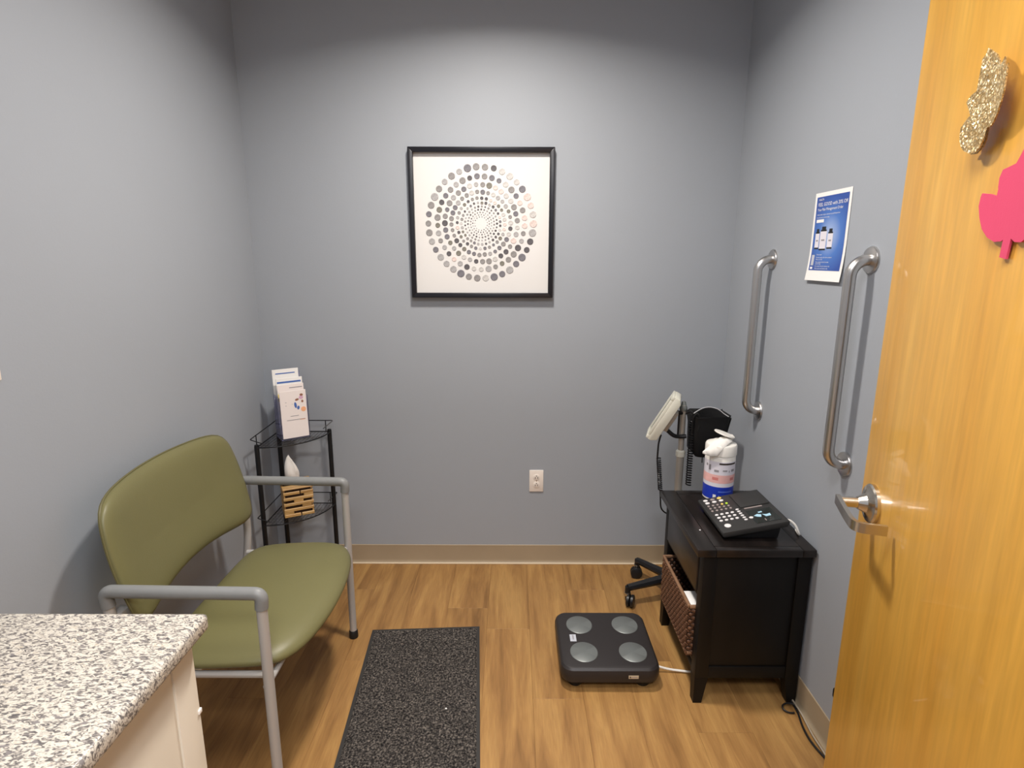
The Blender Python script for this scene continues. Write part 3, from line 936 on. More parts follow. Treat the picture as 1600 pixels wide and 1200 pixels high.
# bamboo tissue box on the middle tier
TA = math.radians(27)
t = thing('tissue_box', 'slatted bamboo tissue box cover on the middle tier of the corner shelf', 'tissue box', (-1.022, 2.592, 0.3565), TA)
S = 0.066; HB = 0.136
MB().box(-S + 0.009, S - 0.009, -S + 0.009, S - 0.009, 0.004, HB - 0.012).build('inner_box', BAMBOODK, t)
def slat(x0, x1, y0, y1, z0, z1):
    MB().box(x0, x1, y0, y1, z0, z1, bev=0.0015, seg=1).build('slat', BAMBOO, t)
rs_ = random.Random(3)
nrow = 5
hr = HB / nrow
for i in range(nrow):
    z0, z1 = i * hr + 0.001, (i + 1) * hr - 0.0125
    for side in range(4):
        xs = [(-S, S)] if (i + side) % 4 else [(-S, 0.006), (0.010, S)]
        for a_, b_ in xs:
            d0, d1 = S - 0.009, S
            if side == 0: slat(a_, b_, -d1, -d0, z0, z1)
            elif side == 1: slat(a_, b_, d0, d1, z0, z1)
            elif side == 2: slat(-d1, -d0, a_ + 0.009 if a_ < -0.05 else a_, b_ - 0.009 if b_ > 0.05 else b_, z0, z1)
            else: slat(d0, d1, a_ + 0.009 if a_ < -0.05 else a_, b_ - 0.009 if b_ > 0.05 else b_, z0, z1)
    # joining blocks between the rows
    if i < nrow - 1:
        bx = (-0.045, 0.035, 0.0, 0.045)[i % 4]
        slat(bx - 0.021, bx + 0.021, -S + 0.001, -S + 0.008, z1 - 0.001, z1 + 0.0145)
        slat(-bx - 0.021, -bx + 0.021, S - 0.008, S - 0.001, z1 - 0.001, z1 + 0.0145)
        for s_ in (-1, 1):
            a0, a1 = sorted((s_ * (S - 0.001), s_ * (S - 0.008)))
            slat(a0, a1, s_ * bx - 0.018, s_ * bx + 0.018, z1 - 0.001, z1 + 0.0145)
for y0, y1 in ((-S - 0.003, -S + 0.014), (-S + 0.022, -0.022), (0.020, S - 0.022), (S - 0.014, S + 0.003)):
    slat(-S - 0.002, S + 0.002, y0, y1, HB, HB + 0.006)
# tissue
mb = MB(); bm = mb.bm
n1, n2 = 12, 20
gr = []
for i in range(n1 + 1):
    u = i / n1
    row = []
    wd = 0.004 + 0.031 * math.sin(PI * u ** 0.85) ** 0.7 * (1 - 0.25 * u)
    for k in range(n2):
        a = 2 * PI * k / n2
        rx = wd * (1 + 0.13 * math.sin(3 * a + 4 * u)); ry = wd * 0.42 * (1 + 0.45 * math.cos(4 * a + 3 * u))
        row.append(bm.verts.new((-0.014 + rx * math.cos(a) - 0.008 * u, ry * math.sin(a) - 0.005 * math.sin(3 * u) * (1 if math.sin(a) < 0 else -0.4), HB - 0.004 + 0.142 * u + 0.012 * u * math.cos(a + 2.4))))
    gr.append(row)
for a_, b_ in zip(gr, gr[1:]):
    for k in range(n2):
        bm.faces.new((a_[k], a_[(k + 1) % n2], b_[(k + 1) % n2], b_[k]))
bm.faces.new(gr[-1])
tis = mb.build('tissue', TISSUE, loc=(-1.022, 2.592, 0.3565), rotz=TA, sharp=60)
tag(tis, 'white tissue sticking up out of the bamboo tissue box', 'tissue')

# ================================================================== floor mat and body scale
MA = 0.058
t = thing('floor_mat', 'dark grey carpet mat with black rubber border on the wood floor', 'floor mat', (-0.3615, 2.195, 0), MA)
MW, ML = 0.452, 0.92
MB().box(-MW / 2, MW / 2, -ML, 0, 0.0, 0.004, bev=0.0015).build('rubber_border', mat('mat_border', rgb(52, 50, 48), 0.7), t)
mb = MB(); bm = mb.bm
nx, ny = 90, 190
rm = random.Random(5)
gr = []
for j in range(ny + 1):
    row = []
    for i in range(nx + 1):
        edge = i in (0, nx) or j in (0, ny)
        row.append(bm.verts.new((-MW / 2 + 0.012 + (MW - 0.024) * i / nx + (0 if edge else rm.uniform(-.0015, .0015)), -ML + 0.012 + (ML - 0.024) * j / ny + (0 if edge else rm.uniform(-.0015, .0015)), 0.0042 if edge else 0.006 + rm.random() * 0.004)))
    gr.append(row)
for j in range(ny):
    for i in range(nx):
        bm.faces.new((gr[j][i], gr[j][i + 1], gr[j + 1][i + 1], gr[j + 1][i]))
mb.build('carpet_pile', CARPET, t, kind='stuff', smooth=False)
o = MB().lathe([(0.0, 0.0), (0.003, 0.001), (0.0032, 0.0025), (0.0, 0.005)], 10).build('paper_crumb', PAPER, loc=(-0.226, 1.735, 0.0095))
tag(o, 'tiny white crumb lying on the dark carpet mat', 'crumb')

SXc, SYc = 0.363, 2.008
t = thing('body_scale', 'dark grey square body scale with four round metal foot pads on the floor', 'scale', (SXc, SYc, 0))
def rrect(hw_, hh_, r, n=8):
    out = []
    for cx, cy, a0 in ((hw_ - r, hh_ - r, 0), (-hw_ + r, hh_ - r, PI / 2), (-hw_ + r, -hh_ + r, PI), (hw_ - r, -hh_ + r, 1.5 * PI)):
        for k in range(n + 1):
            a = a0 + PI / 2 * k / n
            out.append((cx + r * math.cos(a), cy + r * math.sin(a)))
    return out
mb = MB(); bm = mb.bm
pr_ = None
prof = [(-0.022, 0.026), (-0.006, 0.034), (0.0, 0.05), (0.0, 0.072), (-0.003, 0.084), (-0.010, 0.091), (-0.016, 0.093)]
for off, z in prof:
    ring = [bm.verts.new((x, y, z)) for x, y in rrect(0.183 + off, 0.178 + off, 0.048 + off, 8)]
    if pr_:
        n = len(ring)
        for k in range(n):
            bm.faces.new((pr_[k], pr_[(k + 1) % n], ring[(k + 1) % n], ring[k]))
    else:
        bm.faces.new(list(reversed(ring)))
    pr_ = ring
bm.faces.new(pr_)
mb.build('platform', DARKPL, t, sharp=25)
for sx in (-1, 1):
    for sy in (-1, 1):
        mb = MB().lathe([(1, 0.0), (1, 0.0015), (0.96, 0.003), (0, 0.003)], 40, c=(0, 0, 0), M=TR(sx * 0.092 + 0.003, sy * 0.083, 0.0925) @ Matrix.Diagonal((0.052, 0.057, 1, 1)))
        mb.build('foot_pad', PADGREY, t)
        MB().lathe([(0.024, 0.0), (0.027, 0.006), (0.03, 0.03)], 20, c=(sx * 0.125, sy * 0.125, 0)).build('rubber_foot', RUBBER, t)
lb = MB().box(-0.134, -0.110, -0.021, 0.021, 0.0925, 0.0936).build('name_label', LABELGREY, t, smooth=False)
MB().box(-0.124, -0.119, -0.010, 0.016, 0.0936, 0.0939).build('label_print', PRINTGREY, lb, smooth=False)
lb = MB().box(0.062, 0.098, -0.1795, -0.177, 0.056, 0.068).build('front_badge', mat('badge_tan', rgb(196, 178, 150), 0.4), t, smooth=False)
MB().box(0.066, 0.070, -0.1799, -0.179, 0.059, 0.065).build('badge_mark', SLOTD, lb, smooth=False)
MB().box(0.073, 0.094, -0.1799, -0.179, 0.061, 0.063).build('badge_mark', PRINTGREY, lb, smooth=False)
MB().tube(fillet([(0.535 - SXc, 1.936 - SYc, 0.032), (0.60 - SXc, 1.934 - SYc, 0.012), (0.70 - SXc, 1.925 - SYc, 0.006), (0.80 - SXc, 1.94 - SYc, 0.006)], 0.03, 5), 0.0042, n=10).build('cord', WHITEPL, t)['label'] = 'white cord'

# ================================================================== nightstand
NX0, NX1, NY0, NY1 = 0.645, 1.008, 1.778, 2.255
t = thing('nightstand', 'dark espresso wooden nightstand with drawer against the right wall', 'nightstand', ((NX0 + NX1) / 2, (NY0 + NY1) / 2, 0))
ncx, ncy = (NX0 + NX1) / 2, (NY0 + NY1) / 2
def N(x0, x1, y0, y1, z0, z1, bev=0.002):
    return MB().box(x0 - ncx, x1 - ncx, y0 - ncy, y1 - ncy, z0, z1, bev=bev)
LW = 0.046
for lx in (0, 1):
    for ly in (0, 1):
        x0 = NX0 if lx == 0 else NX1 - LW
        y0 = NY0 if ly == 0 else NY1 - LW
        x1, y1 = x0 + LW, y0 + LW
        ix0, ix1 = (x0, x1 - 0.016) if lx == 0 else (x0 + 0.016, x1)
        iy0, iy1 = (y0, y1 - 0.012) if ly == 0 else (y0 + 0.012, y1)
        mb = MB()
        mb.box(x0 - ncx, x1 - ncx, y0 - ncy, y1 - ncy, 0.10, 0.572, bev=0.0015)
        mb.hexa([(ix0 - ncx, iy0 - ncy, 0), (ix1 - ncx, iy0 - ncy, 0), (ix1 - ncx, iy1 - ncy, 0), (ix0 - ncx, iy1 - ncy, 0)],
                [(x0 - ncx, y0 - ncy, 0.1005), (x1 - ncx, y0 - ncy, 0.1005), (x1 - ncx, y1 - ncy, 0.1005), (x0 - ncx, y1 - ncy, 0.1005)])
        mb.build('leg', ESP_SHADE, t)
TX0, TX1, TY0, TY1, TZ0, TZ1 = 0.618, 1.012, 1.762, 2.270, 0.573, 0.600
N(TX0 + 0.062, TX1 - 0.045, TY0 + 0.03, TY1 - 0.045, TZ0, TZ1 - 0.0008, 0.0).build('top_panel', ESP, t)
N(TX0, TX0 + 0.0615, TY0, TY1, TZ0, TZ1, 0.003).build('top_border', ESP, t)
N(TX1 - 0.0445, TX1, TY0, TY1, TZ0, TZ1, 0.003).build('top_border', ESP, t)
N(TX0 + 0.062, TX1 - 0.045, TY0, TY0 + 0.0295, TZ0, TZ1, 0.003).build('top_border', ESP, t)
N(TX0 + 0.062, TX1 - 0.045, TY1 - 0.0445, TY1, TZ0, TZ1, 0.003).build('top_border', ESP, t)
for y0, y1 in ((NY0 + 0.006, NY0 + 0.022), (NY1 - 0.022, NY1 - 0.006)):
    N(NX0 + LW, NX1 - LW, y0, y1, 0.146, 0.572, 0.001).build('side_panel', ESP_SHADE, t)
for y0, y1, z0 in ((NY0 + 0.002, NY0 + 0.024, 0.099), (NY1 - 0.024, NY1 - 0.002, 0.115)):
    N(NX0 + LW, NX1 - LW, y0, y1, z0, 0.145).build('side_rail', ESP_SHADE, t)
N(NX1 - 0.014, NX1 - 0.004, NY0 + LW, NY1 - LW, 0.12, 0.572, 0.001).build('back_panel', ESP_SHADE, t)
N(NX0 + 0.004, NX1 - 0.014, NY0 + 0.024, NY1 - 0.024, 0.132, 0.148).build('bottom_shelf', ESP, t)
N(NX0 + 0.004, NX0 + 0.022, NY0 + LW, NY1 - LW, 0.099, 0.132).build('front_rail', ESP_SHADE, t)
N(NX0 + 0.003, NX0 + 0.022, NY0 + LW, NY1 - LW, 0.552, 0.572).build('front_rail', ESP_SHADE, t)
N(NX0 + 0.002, NX1 - 0.014, NY0 + 0.024, NY1 - 0.024, 0.395, 0.407).build('drawer_shelf', ESP_SHADE, t)
dr_ = N(NX0 - 0.004, NX0 + 0.016, NY0 + LW + 0.003, NY1 - LW - 0.003, 0.411, 0.549, 0.003).build('drawer', ESP, t)

# wicker basket in the nightstand's open shelf
t = thing('wicker_basket', 'brown woven wicker basket pulled slightly out of the nightstand shelf', 'basket', (0.79, 2.005, 0.149))
BX0, BX1, BY0, BY1, BH = 0.622 - 0.79, 0.955 - 0.79, 1.829 - 2.005, 2.196 - 2.005, 0.198
fl = MB().box(BX0 + 0.004, BX1 - 0.004, BY0 + 0.004, BY1 - 0.004, 0.002, 0.010).build('basket_base', WICKER, t)
core = MB()
for x0, x1, y0, y1 in ((BX0 + 0.005, BX0 + 0.008, BY0 + 0.005, BY1 - 0.005), (BX1 - 0.008, BX1 - 0.005, BY0 + 0.005, BY1 - 0.005), (BX0 + 0.005, BX1 - 0.005, BY0 + 0.005, BY0 + 0.008), (BX0 + 0.005, BX1 - 0.005, BY1 - 0.008, BY1 - 0.005)):
    core.box(x0, x1, y0, y1, 0.006, BH - 0.004)
core.build('basket_liner', BAMBOODK, t)
per = [(BX0 + .0065, BY0 + .0065), (BX0 + .0065, BY1 - .0065), (BX1 - .0065, BY1 - .0065), (BX1 - .0065, BY0 + .0065)]
def per_pts(step):
    out = []
    for i in range(4):
        a, b = Vector(per[i]), Vector(per[(i + 1) % 4])
        n = max(2, round((b - a).length / step))
        nrm = Vector(((b - a).y, -(b - a).x)).normalized()   # outward?
        c = Vector(((BX0 + BX1) / 2, (BY0 + BY1) / 2))
        if nrm.dot(a - c) < 0: nrm = -nrm
        for k in range(n):
            out.append((a.lerp(b, k / n), nrm))
    return out
wv = MB()
nrow = 13
for r_ in range(nrow):
    z = 0.010 + (BH - 0.022) * (r_ + 0.5) / nrow
    pts = per_pts(0.0058)
    path = []
    for k, (p, nrm) in enumerate(pts):
        ph = math.sin(PI * k / 2 + PI * r_ + 0.4)
        path.append((p.x + nrm.x * (0.002 + 0.0042 * ph), p.y + nrm.y * (0.002 + 0.0042 * ph), z))
    path.append(path[0])
    wv.tube(path, 0.0068, n=6, caps=False, flat=(1.0, 0.5))
wv.build('woven_strands', WICKER, t, kind='stuff')
for z in (0.012, BH - 0.004):
    MB().tube([(p.x, p.y, z) for p in [Vector(q) for q in per] + [Vector(per[0])]], 0.0072, n=8).build('rim', WICKERRIM, t)
o = MB().box(-0.035, 0.035, -0.055, 0.055, 0, 0.168, bev=0.003).build('paper_box', PAPER, loc=(0.672, 1.905, 0.161))
tag(o, 'white paper box standing in the wicker basket', 'box')

# console of the scale on the nightstand
t = thing('scale_console', 'black wedge-shaped scale console with keypad on the nightstand', 'console', (0.83, 1.965, 0.6))
ccx, ccy = 0.83, 1.965
pz = lambda x: 0.030 + (x + 0.11) * 0.20
MB().prism([(-0.088, 0.0), (0.088, 0.0), (0.098, 0.05), (-0.100, 0.018)], 'y', -0.118, 0.118, bev=0.003).build('base', BLACKPL, t)
MB().prism([(-0.110, 0.017), (-0.105, 0.010), (0.108, 0.052), (0.115, 0.062), (0.115, 0.072), (0.112, 0.0744), (-0.107, 0.0306), (-0.110, 0.028)], 'y', -0.138, 0.138, bev=0.0035).build('top_shell', CONSOLEPL, t)
def onto(x, y, z=0.0):
    a = math.atan(0.20)
    return TR(x, y, pz(x)) @ Matrix.Rotation(-a, 4, 'Y') @ TR(0, 0, z)
def key(nm, x, y, rx, ry, m, h_=0.0028):
    return MB().lathe([(1, 0.0), (1, 0.7), (0.8, 1.0), (0, 1.0)], 14, M=onto(x, y) @ Matrix.Diagonal((rx, ry, h_, 1))).build(nm, m, t)
for i, (x, y, m_) in enumerate(((-0.088, 0.115, KEYW), (-0.062, 0.115, KEYGREY), (-0.036, 0.118, KEYY), (-0.088, 0.092, KEYW), (-0.062, 0.094, KEYW), (-0.036, 0.096, KEYW))):
    key('key', x, y, 0.0085, 0.0075, m_)
for j in range(3):
    for i in range(5):
        key('key', -0.092 + i * 0.0165, 0.066 - j * 0.021, 0.0045, 0.0055, (LEDG if (i, j) == (4, 0) else (KEYY if (i, j) == (3, 0) else KEYGREY)))
for j in range(3):
    for i in range(4):
        key('key', -0.088 + i * 0.0185, -0.010 - j * 0.0235, 0.0062, 0.0055, KEYW)
for j in range(6):
    key('key', -0.010, 0.004 - j * 0.0165, 0.0062, 0.0042, KEYW)
key('key', -0.080, -0.098, 0.011, 0.013, KEYW)
MB().box(-0.055, 0.05, -0.062, 0.05, 0, 0.0035, bev=0.001, M=onto(0.058, 0.072)).build('printer_lid', CONSOLEPL, t)
MB().box(-0.032, 0.032, -0.0035, 0.0035, 0, 0.002, M=onto(0.045, 0.0)).build('paper_slot', KEYGREY, t)
MB().box(-0.042, 0.044, -0.050, 0.048, 0.0, 0.0012, M=onto(0.052, -0.068)).build('display', LCD, t)
def fig(nm, pts, m_=KEYBLUE):
    MB().prism(pts, 'z', 0.0012, 0.0022).build(nm, m_, t, smooth=False).data.transform(onto(0.052, -0.068))
fig('display_mark', [(-0.030, 0.004), (-0.016, 0.012), (-0.004, 0.004), (-0.010, -0.012), (-0.022, -0.006)])
fig('display_mark', [(0.000, 0.006), (0.012, 0.000), (0.026, 0.004), (0.024, -0.012), (0.006, -0.014)])
fig('display_mark', [(-0.008, 0.026), (0.006, 0.028), (0.006, 0.020), (-0.008, 0.018)])
fig('display_mark', [(-0.050, -0.002), (-0.042, 0.004), (-0.034, -0.002), (-0.040, -0.012), (-0.048, -0.010)], KEYW)
fig('display_mark', [(-0.006, -0.028), (-0.003, -0.028), (-0.003, -0.042), (-0.006, -0.042)], KEYGREY)
MB().tube(fillet([(a - ccx, b - ccy, c - 0.6) for a, b, c in ((0.925, 1.87, 0.650), (0.957, 1.868, 0.662), (0.980, 1.86, 0.645), (0.996, 1.85, 0.606), (1.006, 1.90, 0.606))], 0.025, 6), 0.0042, n=10).build('cord', WHITEPL, t)['label'] = 'white cord'
o = MB().lathe([(0.0, 0.0), (0.003, 0.0008), (0.0028, 0.002), (0.0, 0.003)], 10).build('paper_crumb', PAPER, loc=(0.668, 1.905, 0.6))
tag(o, 'tiny white crumb on the nightstand top beside the console', 'crumb')

# wipes canister
WX, WY = 0.832, 2.205
t = thing('wipes_canister', 'white wipes canister with open flip lid and blue label on the nightstand', 'canister', (WX, WY, 0.6))
CR = 0.058
MB().lathe([(CR - 0.004, 0.0), (CR, 0.004), (CR, 0.192), (CR - 0.002, 0.196), (0, 0.196)], 40).build('body', WHITEPL, t)
def band(nm, z0, z1, m_, a0=-PI, a1=PI, lift=0.0005, n=40):
    bm = bmesh.new(); pv = None
    full = a1 - a0 > 6.28
    for k in range(n + 1):
        a = a0 + (a1 - a0) * k / n
        r_ = [bm.verts.new(((CR + lift) * math.cos(a), (CR + lift) * math.sin(a), z)) for z in (z0, z1)]
        if pv:
            bm.faces.new((pv[0], r_[0], r_[1], pv[1]))
        pv = r_
    mb = MB(); mb.bm.free(); mb.bm = bm
    return mb.build(nm, m_, t)
band('label_blue', 0.010, 0.062, LABELBLUE)
band('label_white', 0.062, 0.166, LABELWHITE)
band('label_pink', 0.078, 0.112, LABELPINK, lift=0.0008)
FA = -PI / 2 - 0.33      # direction towards the camera
band('label_stripe', 0.155, 0.162, SLOTD, FA - 0.05, FA + 1.2, 0.0009, 16)
for a0, a1, z0, z1 in ((-1.0, -0.85, 0.142, 0.152), (-0.75, -0.6, 0.128, 0.150), (-0.35, -0.05, 0.124, 0.133), (0.2, 0.5, 0.128, 0.134), (0.62, 0.68, 0.124, 0.132), (0.8, 1.1, 0.126, 0.136)):
    band('label_lettering', z0, z1, PRINTGREY, FA + a0, FA + a1, 0.0010, 6)
for a0, a1 in ((-0.45, -0.05), (0.75, 1.1)):
    band('label_lettering', 0.090, 0.102, mat('label_red_%d' % int(a0 * 100 + 99), rgb(214, 130, 124), 0.4), FA + a0, FA + a1, 0.0011, 8)
band('label_logo', 0.016, 0.030, PAPER, FA - 0.32, FA - 0.12, 0.0009, 8)
band('label_line', 0.040, 0.046, mat('label_pale_blue', rgb(86, 112, 208), 0.4), FA + 0.0, FA + 1.0, 0.0009, 12)
band('label_line', 0.014, 0.026, LABELWHITE, FA + 0.02, FA + 1.0, 0.0009, 12)
lid = MB().lathe([(CR + 0.0005, 0.186), (CR + 0.0022, 0.188), (CR + 0.0022, 0.222), (CR - 0.001, 0.228), (0.036, 0.236), (0.030, 0.240), (0.0, 0.240)], 40).build('lid', WHITEPL, t)
MB().lathe([(1, -0.002), (1.03, 0), (1, 0.003), (0, 0.004)], 28, M=TR(0.012, 0.008, 0.262) @ Matrix.Rotation(0.32, 4, 'Y') @ Matrix.Diagonal((0.040, 0.040, 1, 1))).build('flip_cap', WHITEPL, lid)
MB().box(-0.005, 0.005, -0.008, 0.008, 0, 0.018, M=TR(0.043, 0.014, 0.238)).build('cap_hinge', WHITEPL, lid)
# wipe hanging out over the left of the lid
upe = [(0.034, -0.004, 0.246), (0.012, -0.008, 0.257), (-0.012, -0.014, 0.256), (-0.038, -0.022, 0.243), (-0.062, -0.030, 0.222), (-0.084, -0.038, 0.203)]
loe = [(0.030, -0.030, 0.243), (0.008, -0.050, 0.240), (-0.016, -0.060, 0.222), (-0.036, -0.062, 0.196), (-0.056, -0.054, 0.190), (-0.086, -0.040, 0.197)]
mb = MB(); bm = mb.bm; pv = None
for a, b in zip(upe, loe):
    a, b = Vector(a), Vector(b)
    mid = (a + b) / 2 + Vector((-0.002, -0.004, 0.006))
    ring = [bm.verts.new(p) for p in (a, mid, b, b + Vector((0.002, 0.002, -0.002)), mid + Vector((0.002, 0.002, -0.003)), a + Vector((0.002, 0.002, -0.002)))]
    if pv:
        for k in range(6):
            bm.faces.new((pv[k], pv[(k + 1) % 6], ring[(k + 1) % 6], ring[k]))
    else:
        bm.faces.new(ring)
    pv = ring
bm.faces.new(list(reversed(pv)))
mb.build('wipe', TISSUE, t, sharp=80)

# ================================================================== blood pressure stand
PX, PY = 0.741, 2.432
t = thing('monitor_stand', 'rolling blood pressure monitor stand with white display and five black legs', 'monitor stand', (PX, PY, 0))
MB().tube([(0, 0, 0.09), (0, 0, 0.705)], 0.0165, n=18).build('lower_pole', POLE, t)
MB().tube([(0, 0, 0.705), (0, 0, 0.925)], 0.0125, n=18).build('upper_pole', POLE, t)
MB().lathe([(0.0175, 0.690), (0.0205, 0.694), (0.0205, 0.716), (0.014, 0.722)], 20).build('pole_collar', MONPL, t)
MB().lathe([(0.0155, 0.900), (0.0165, 0.904), (0.0165, 0.914), (0.012, 0.924), (0.008, 0.940), (0, 0.944)], 18).build('pole_cap', PADGREY, t)
MB().lathe([(0.05, 0.085), (0.055, 0.09), (0.05, 0.115), (0.025, 0.13), (0.018, 0.15)], 24).build('hub', BLACKPL, t)
for k in range(5):
    a = math.radians(123 + 72 * k)
    ca, sa = math.cos(a), math.sin(a)
    RL = 0.222
    leg_ = MB()
    path = [(0.035 * ca, 0.035 * sa, 0.104), (0.5 * RL * ca, 0.5 * RL * sa, 0.096), (RL * ca, RL * sa, 0.086)]
    leg_.tube(path, [0.025, 0.022, 0.018], n=8, flat=(0.85, 0.9))
    leg_.tube([(RL * ca, RL * sa, 0.092), (RL * ca, RL * sa, 0.058)], 0.0125, n=10)
    lg = leg_.build('base_leg', BLACKPL, t)
    MB().lathe([(0.0145, 0.050), (0.0155, 0.053), (0.0145, 0.058), (0.0155, 0.061), (0.0145, 0.064)], 14, c=(RL * ca, RL * sa, 0)).build('caster_stem', NICKEL, lg)
    cxx, cyy = RL * ca - 0.014 * math.sin(a + 0.7), RL * sa - 0.012
    R_ = TR(cxx, cyy, 0.0285) @ Matrix.Rotation(a + 0.9, 4, 'Z') @ Matrix.Rotation(PI / 2, 4, 'X')
    for s_ in (-1, 1):
        MB().lathe([(0.022, -0.0085), (0.0285, -0.005), (0.0285, 0.005), (0.022, 0.0085), (0, 0.0085)], 20, M=R_ @ TR(0, 0, s_ * 0.009)).build('caster_wheel', BLACKPL, lg)
    MB().box(-0.013, 0.013, -0.007, 0.007, -0.004, 0.030, bev=0.003, M=TR(RL * ca * 0.99, RL * sa * 0.99 - 0.004, 0.030)).build('caster_fork', BLACKPL, lg)
# display head: tilted slab facing up-left, seen edge-on; built in the x-z plane and extruded in y
ang = math.atan2(0.180, 0.100)
HMx = TR(-0.086, -0.03, 0.882) @ Matrix.Rotation(math.radians(-17), 4, 'Z') @ Matrix.Rotation(-ang, 4, 'Y')     # local x along the slab, local z = normal facing up-left
dp = 0.062
head = MB()
head.prism([(-0.108, 0.0), (-0.092, -0.022), (0.088, -0.022), (0.106, -0.010), (0.106, 0.014), (-0.108, 0.014)], 'y', -dp, dp, bev=0.003)
hd = head.build('display_head', MONPL, t)
hd.data.transform(HMx)
bz = MB()
for x0, x1, y0, y1 in ((-0.106, -0.088, -dp, dp), (0.086, 0.104, -dp, dp), (-0.088, 0.086, -dp, -dp + 0.012), (-0.088, 0.086, dp - 0.012, dp)):
    bz.box(x0, x1, y0, y1, 0.012, 0.024, bev=0.002)
bzo = bz.build('bezel', MONPL, hd); bzo.data.transform(HMx)
sc_ = MB().box(-0.086, 0.084, -dp + 0.013, dp - 0.013, 0.0135, 0.017).build('screen', LCD, hd); sc_.data.transform(HMx)
bo = MB().box(-0.05, 0.045, -0.03, 0.03, -0.040, -0.020, bev=0.004).build('back_housing', POLE, hd); bo.data.transform(HMx)
MB().tube(fillet([(-0.052, -0.03, 0.908), (-0.025, -0.018, 0.895), (0.0, 0.0, 0.888)], 0.01, 4), 0.008, n=10).build('bracket_arm', BLACKPL, t)
MB().tube(fillet([(-0.075, -0.03, 0.822), (-0.045, -0.028, 0.795), (-0.02, -0.015, 0.786), (0.014, -0.02, 0.79)], 0.02, 4), 0.009, n=10).build('bracket_arm', BLACKPL, t)
MB().tube([(-0.0185, -0.006, 0.785), (-0.0185, -0.006, 0.90)], 0.0045, n=8).build('bracket_bar', BLACKPL, t)
# cuff basket hooked on the far right of the pole
def loft(mb, rings_):
    bm = mb.bm; pv = None
    for rg in rings_:
        r_ = [bm.verts.new(p) for p in rg]
        if pv:
            n = len(r_)
            for k in range(n):
                bm.faces.new((pv[k], pv[(k + 1) % n], r_[(k + 1) % n], r_[k]))
        pv = r_
    return mb
bas = MB()
rings_ = []
prof_ = [(0.052, 0.05, 0.700, 0.0), (0.066, 0.06, 0.72, 0), (0.070, 0.062, 0.84, 0.0), (0.080, 0.07, 0.885, 0.004)]
def brect(hx, hy, z, wob, cx=0.112, cy=0.012):
    return [(cx + x * (1 + 0.06 * math.sin(5 * z * 10 + k)), cy + y, z + wob * math.sin(k * 1.7)) for k, (x, y) in enumerate(rrect(hx, hy, 0.018, 4))]
for hx, hy, z, wob in prof_:
    rings_.append(brect(hx, hy, z, wob))
for hx, hy, z in ((0.074, 0.064, 0.882), (0.062, 0.055, 0.80), (0.05, 0.045, 0.715)):
    rings_.append(brect(hx, hy, z, 0.0))
loft(bas, rings_)
bas.bm.faces.new(bas.bm.verts[:][0:len(rings_[0])]) if False else None
bas.build('cuff_basket', CUFF, t, sharp=50)
MB().box(0.06, 0.164, -0.035, 0.06, 0.703, 0.712).build('basket_floor', CUFF, t)
MB().tube(fillet([(0.0, 0.0, 0.878), (0.03, -0.02, 0.905), (0.045, -0.03, 0.86)], 0.01, 4), 0.004, n=8).build('basket_hook', BLACKPL, t)
for px in (0.085, 0.118, 0.14):
    MB().tube([(px, -0.035, 0.715), (px + 0.001, -0.034, 0.675)], 0.0022, n=6).build('basket_wire', BLACKPL, t)
# blood pressure cuff inside the basket: a folded black sheet rising above the rim
mb = MB()
arc = []
for k in range(13):
    u = k / 12
    arc.append((0.035 + 0.162 * u, -0.038 + 0.03 * math.sin(PI * u), 0.895 + 0.020 * math.sin(PI * min(1, u * 1.15)) - 0.02 * max(0, u - 0.7) / 0.3))
rg = [[(x, y + o_, z) for x, y, z in arc] for o_ in (0, 0.007)]
low = [[(0.05 + 0.125 * k / 12, -0.034 + o_ + 0.012 * math.sin(PI * k / 12), 0.76) for k in range(13)] for o_ in (0, 0.007)]
loft(mb, [[low[0][k], rg[0][k], rg[1][k], low[1][k]] for k in range(13)])
cf = mb.build('arm_cuff', CUFF, None, loc=(PX, PY, 0), sharp=60)
tag(cf, 'black blood pressure cuff folded in the basket of the monitor stand', 'cuff')
MB().tube([(x, y + 0.0035, z + 0.001) for x, y, z in arc], 0.0028, n=6).build('edge_binding', CUFFEDGE, cf)
MB().tube(fillet([(0.035, -0.03, 0.80), (0.03, -0.045, 0.88), (0.045, -0.05, 0.905), (0.062, -0.05, 0.87), (0.055, -0.046, 0.82)], 0.02, 5), 0.004, n=8).build('air_hose', CUFF, cf)
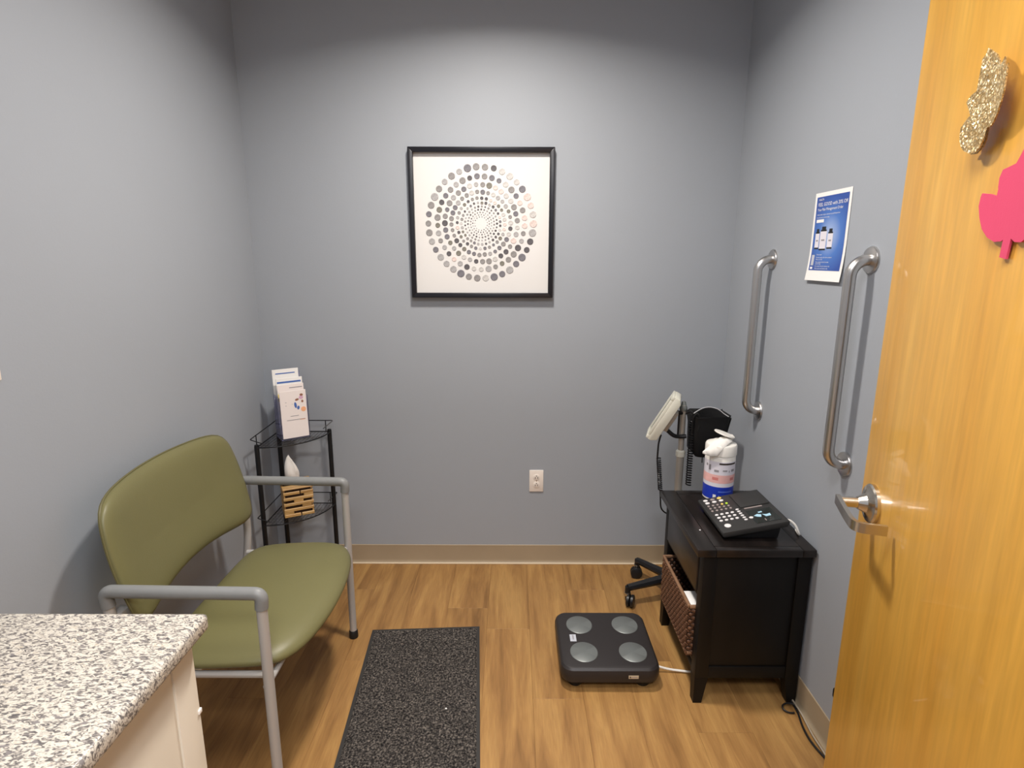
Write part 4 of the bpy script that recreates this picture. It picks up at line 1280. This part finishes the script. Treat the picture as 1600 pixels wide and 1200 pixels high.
# coiled tube right of the pole and coiled lead under the display
def coil(name, a, b, r, turns, wr, per_=9):
    a, b = Vector(a), Vector(b)
    n = int(turns * per_)
    return MB().tube([a.lerp(b, k / n) + Vector((r * math.cos(2 * PI * k / per_), r * math.sin(2 * PI * k / per_), 0)) for k in range(n + 1)], wr, n=5).build(name, BLACKPL, t)
coil('coiled_tube', (0.036, -0.02, 0.865), (0.034, -0.03, 0.57), 0.0105, 27, 0.0032)
MB().tube(fillet([(-0.098, -0.03, 0.800), (-0.108, -0.034, 0.765), (-0.110, -0.036, 0.69)], 0.03, 5), 0.004, n=8).build('display_lead', BLACKPL, t)
coil('coiled_lead', (-0.104, -0.036, 0.695), (-0.090, -0.04, 0.55), 0.008, 16, 0.0032)
MB().tube(fillet([(-0.090, -0.04, 0.55), (-0.08, -0.03, 0.45), (-0.03, -0.02, 0.42), (0, -0.01, 0.46)], 0.03, 5), 0.0035, n=8).build('lead_tail', BLACKPL, t)

# ================================================================== cords on the floor by the right wall
loop = [(0.975 + 0.026 * math.cos(a) , 1.745 + 0.018 * math.sin(a), 0.0045 + 0.004 * (1 + math.sin(a))) for a in [2 * PI * k / 24 for k in range(25)]]
o = MB().tube(loop[:20], 0.003, n=8).build('cable_loop', BLACKPL)
tag(o, 'small black cable loop on the floor at the nightstand foot', 'cord')
o = MB().tube(fillet([(0.992, 1.80, 0.006), (0.997, 1.74, 0.006), (0.978, 1.66, 0.006), (0.975, 1.60, 0.006), (0.995, 1.52, 0.006), (0.996, 1.40, 0.006)], 0.05, 6), 0.0036, n=8).build('power_cable', BLACKPL)
tag(o, 'thin black power cord lying along the right baseboard', 'cord')
o = MB().tube(fillet([(0.998, 1.79, 0.012), (1.000, 1.72, 0.0135), (0.992, 1.62, 0.010), (0.9935, 1.56, 0.0125), (0.99, 1.42, 0.004)], 0.05, 6), 0.003, n=8).build('power_cable', mat('beige_cable', rgb(168, 156, 138), 0.5))
tag(o, 'thin pale cord beside the black power cord along the right baseboard', 'cord')
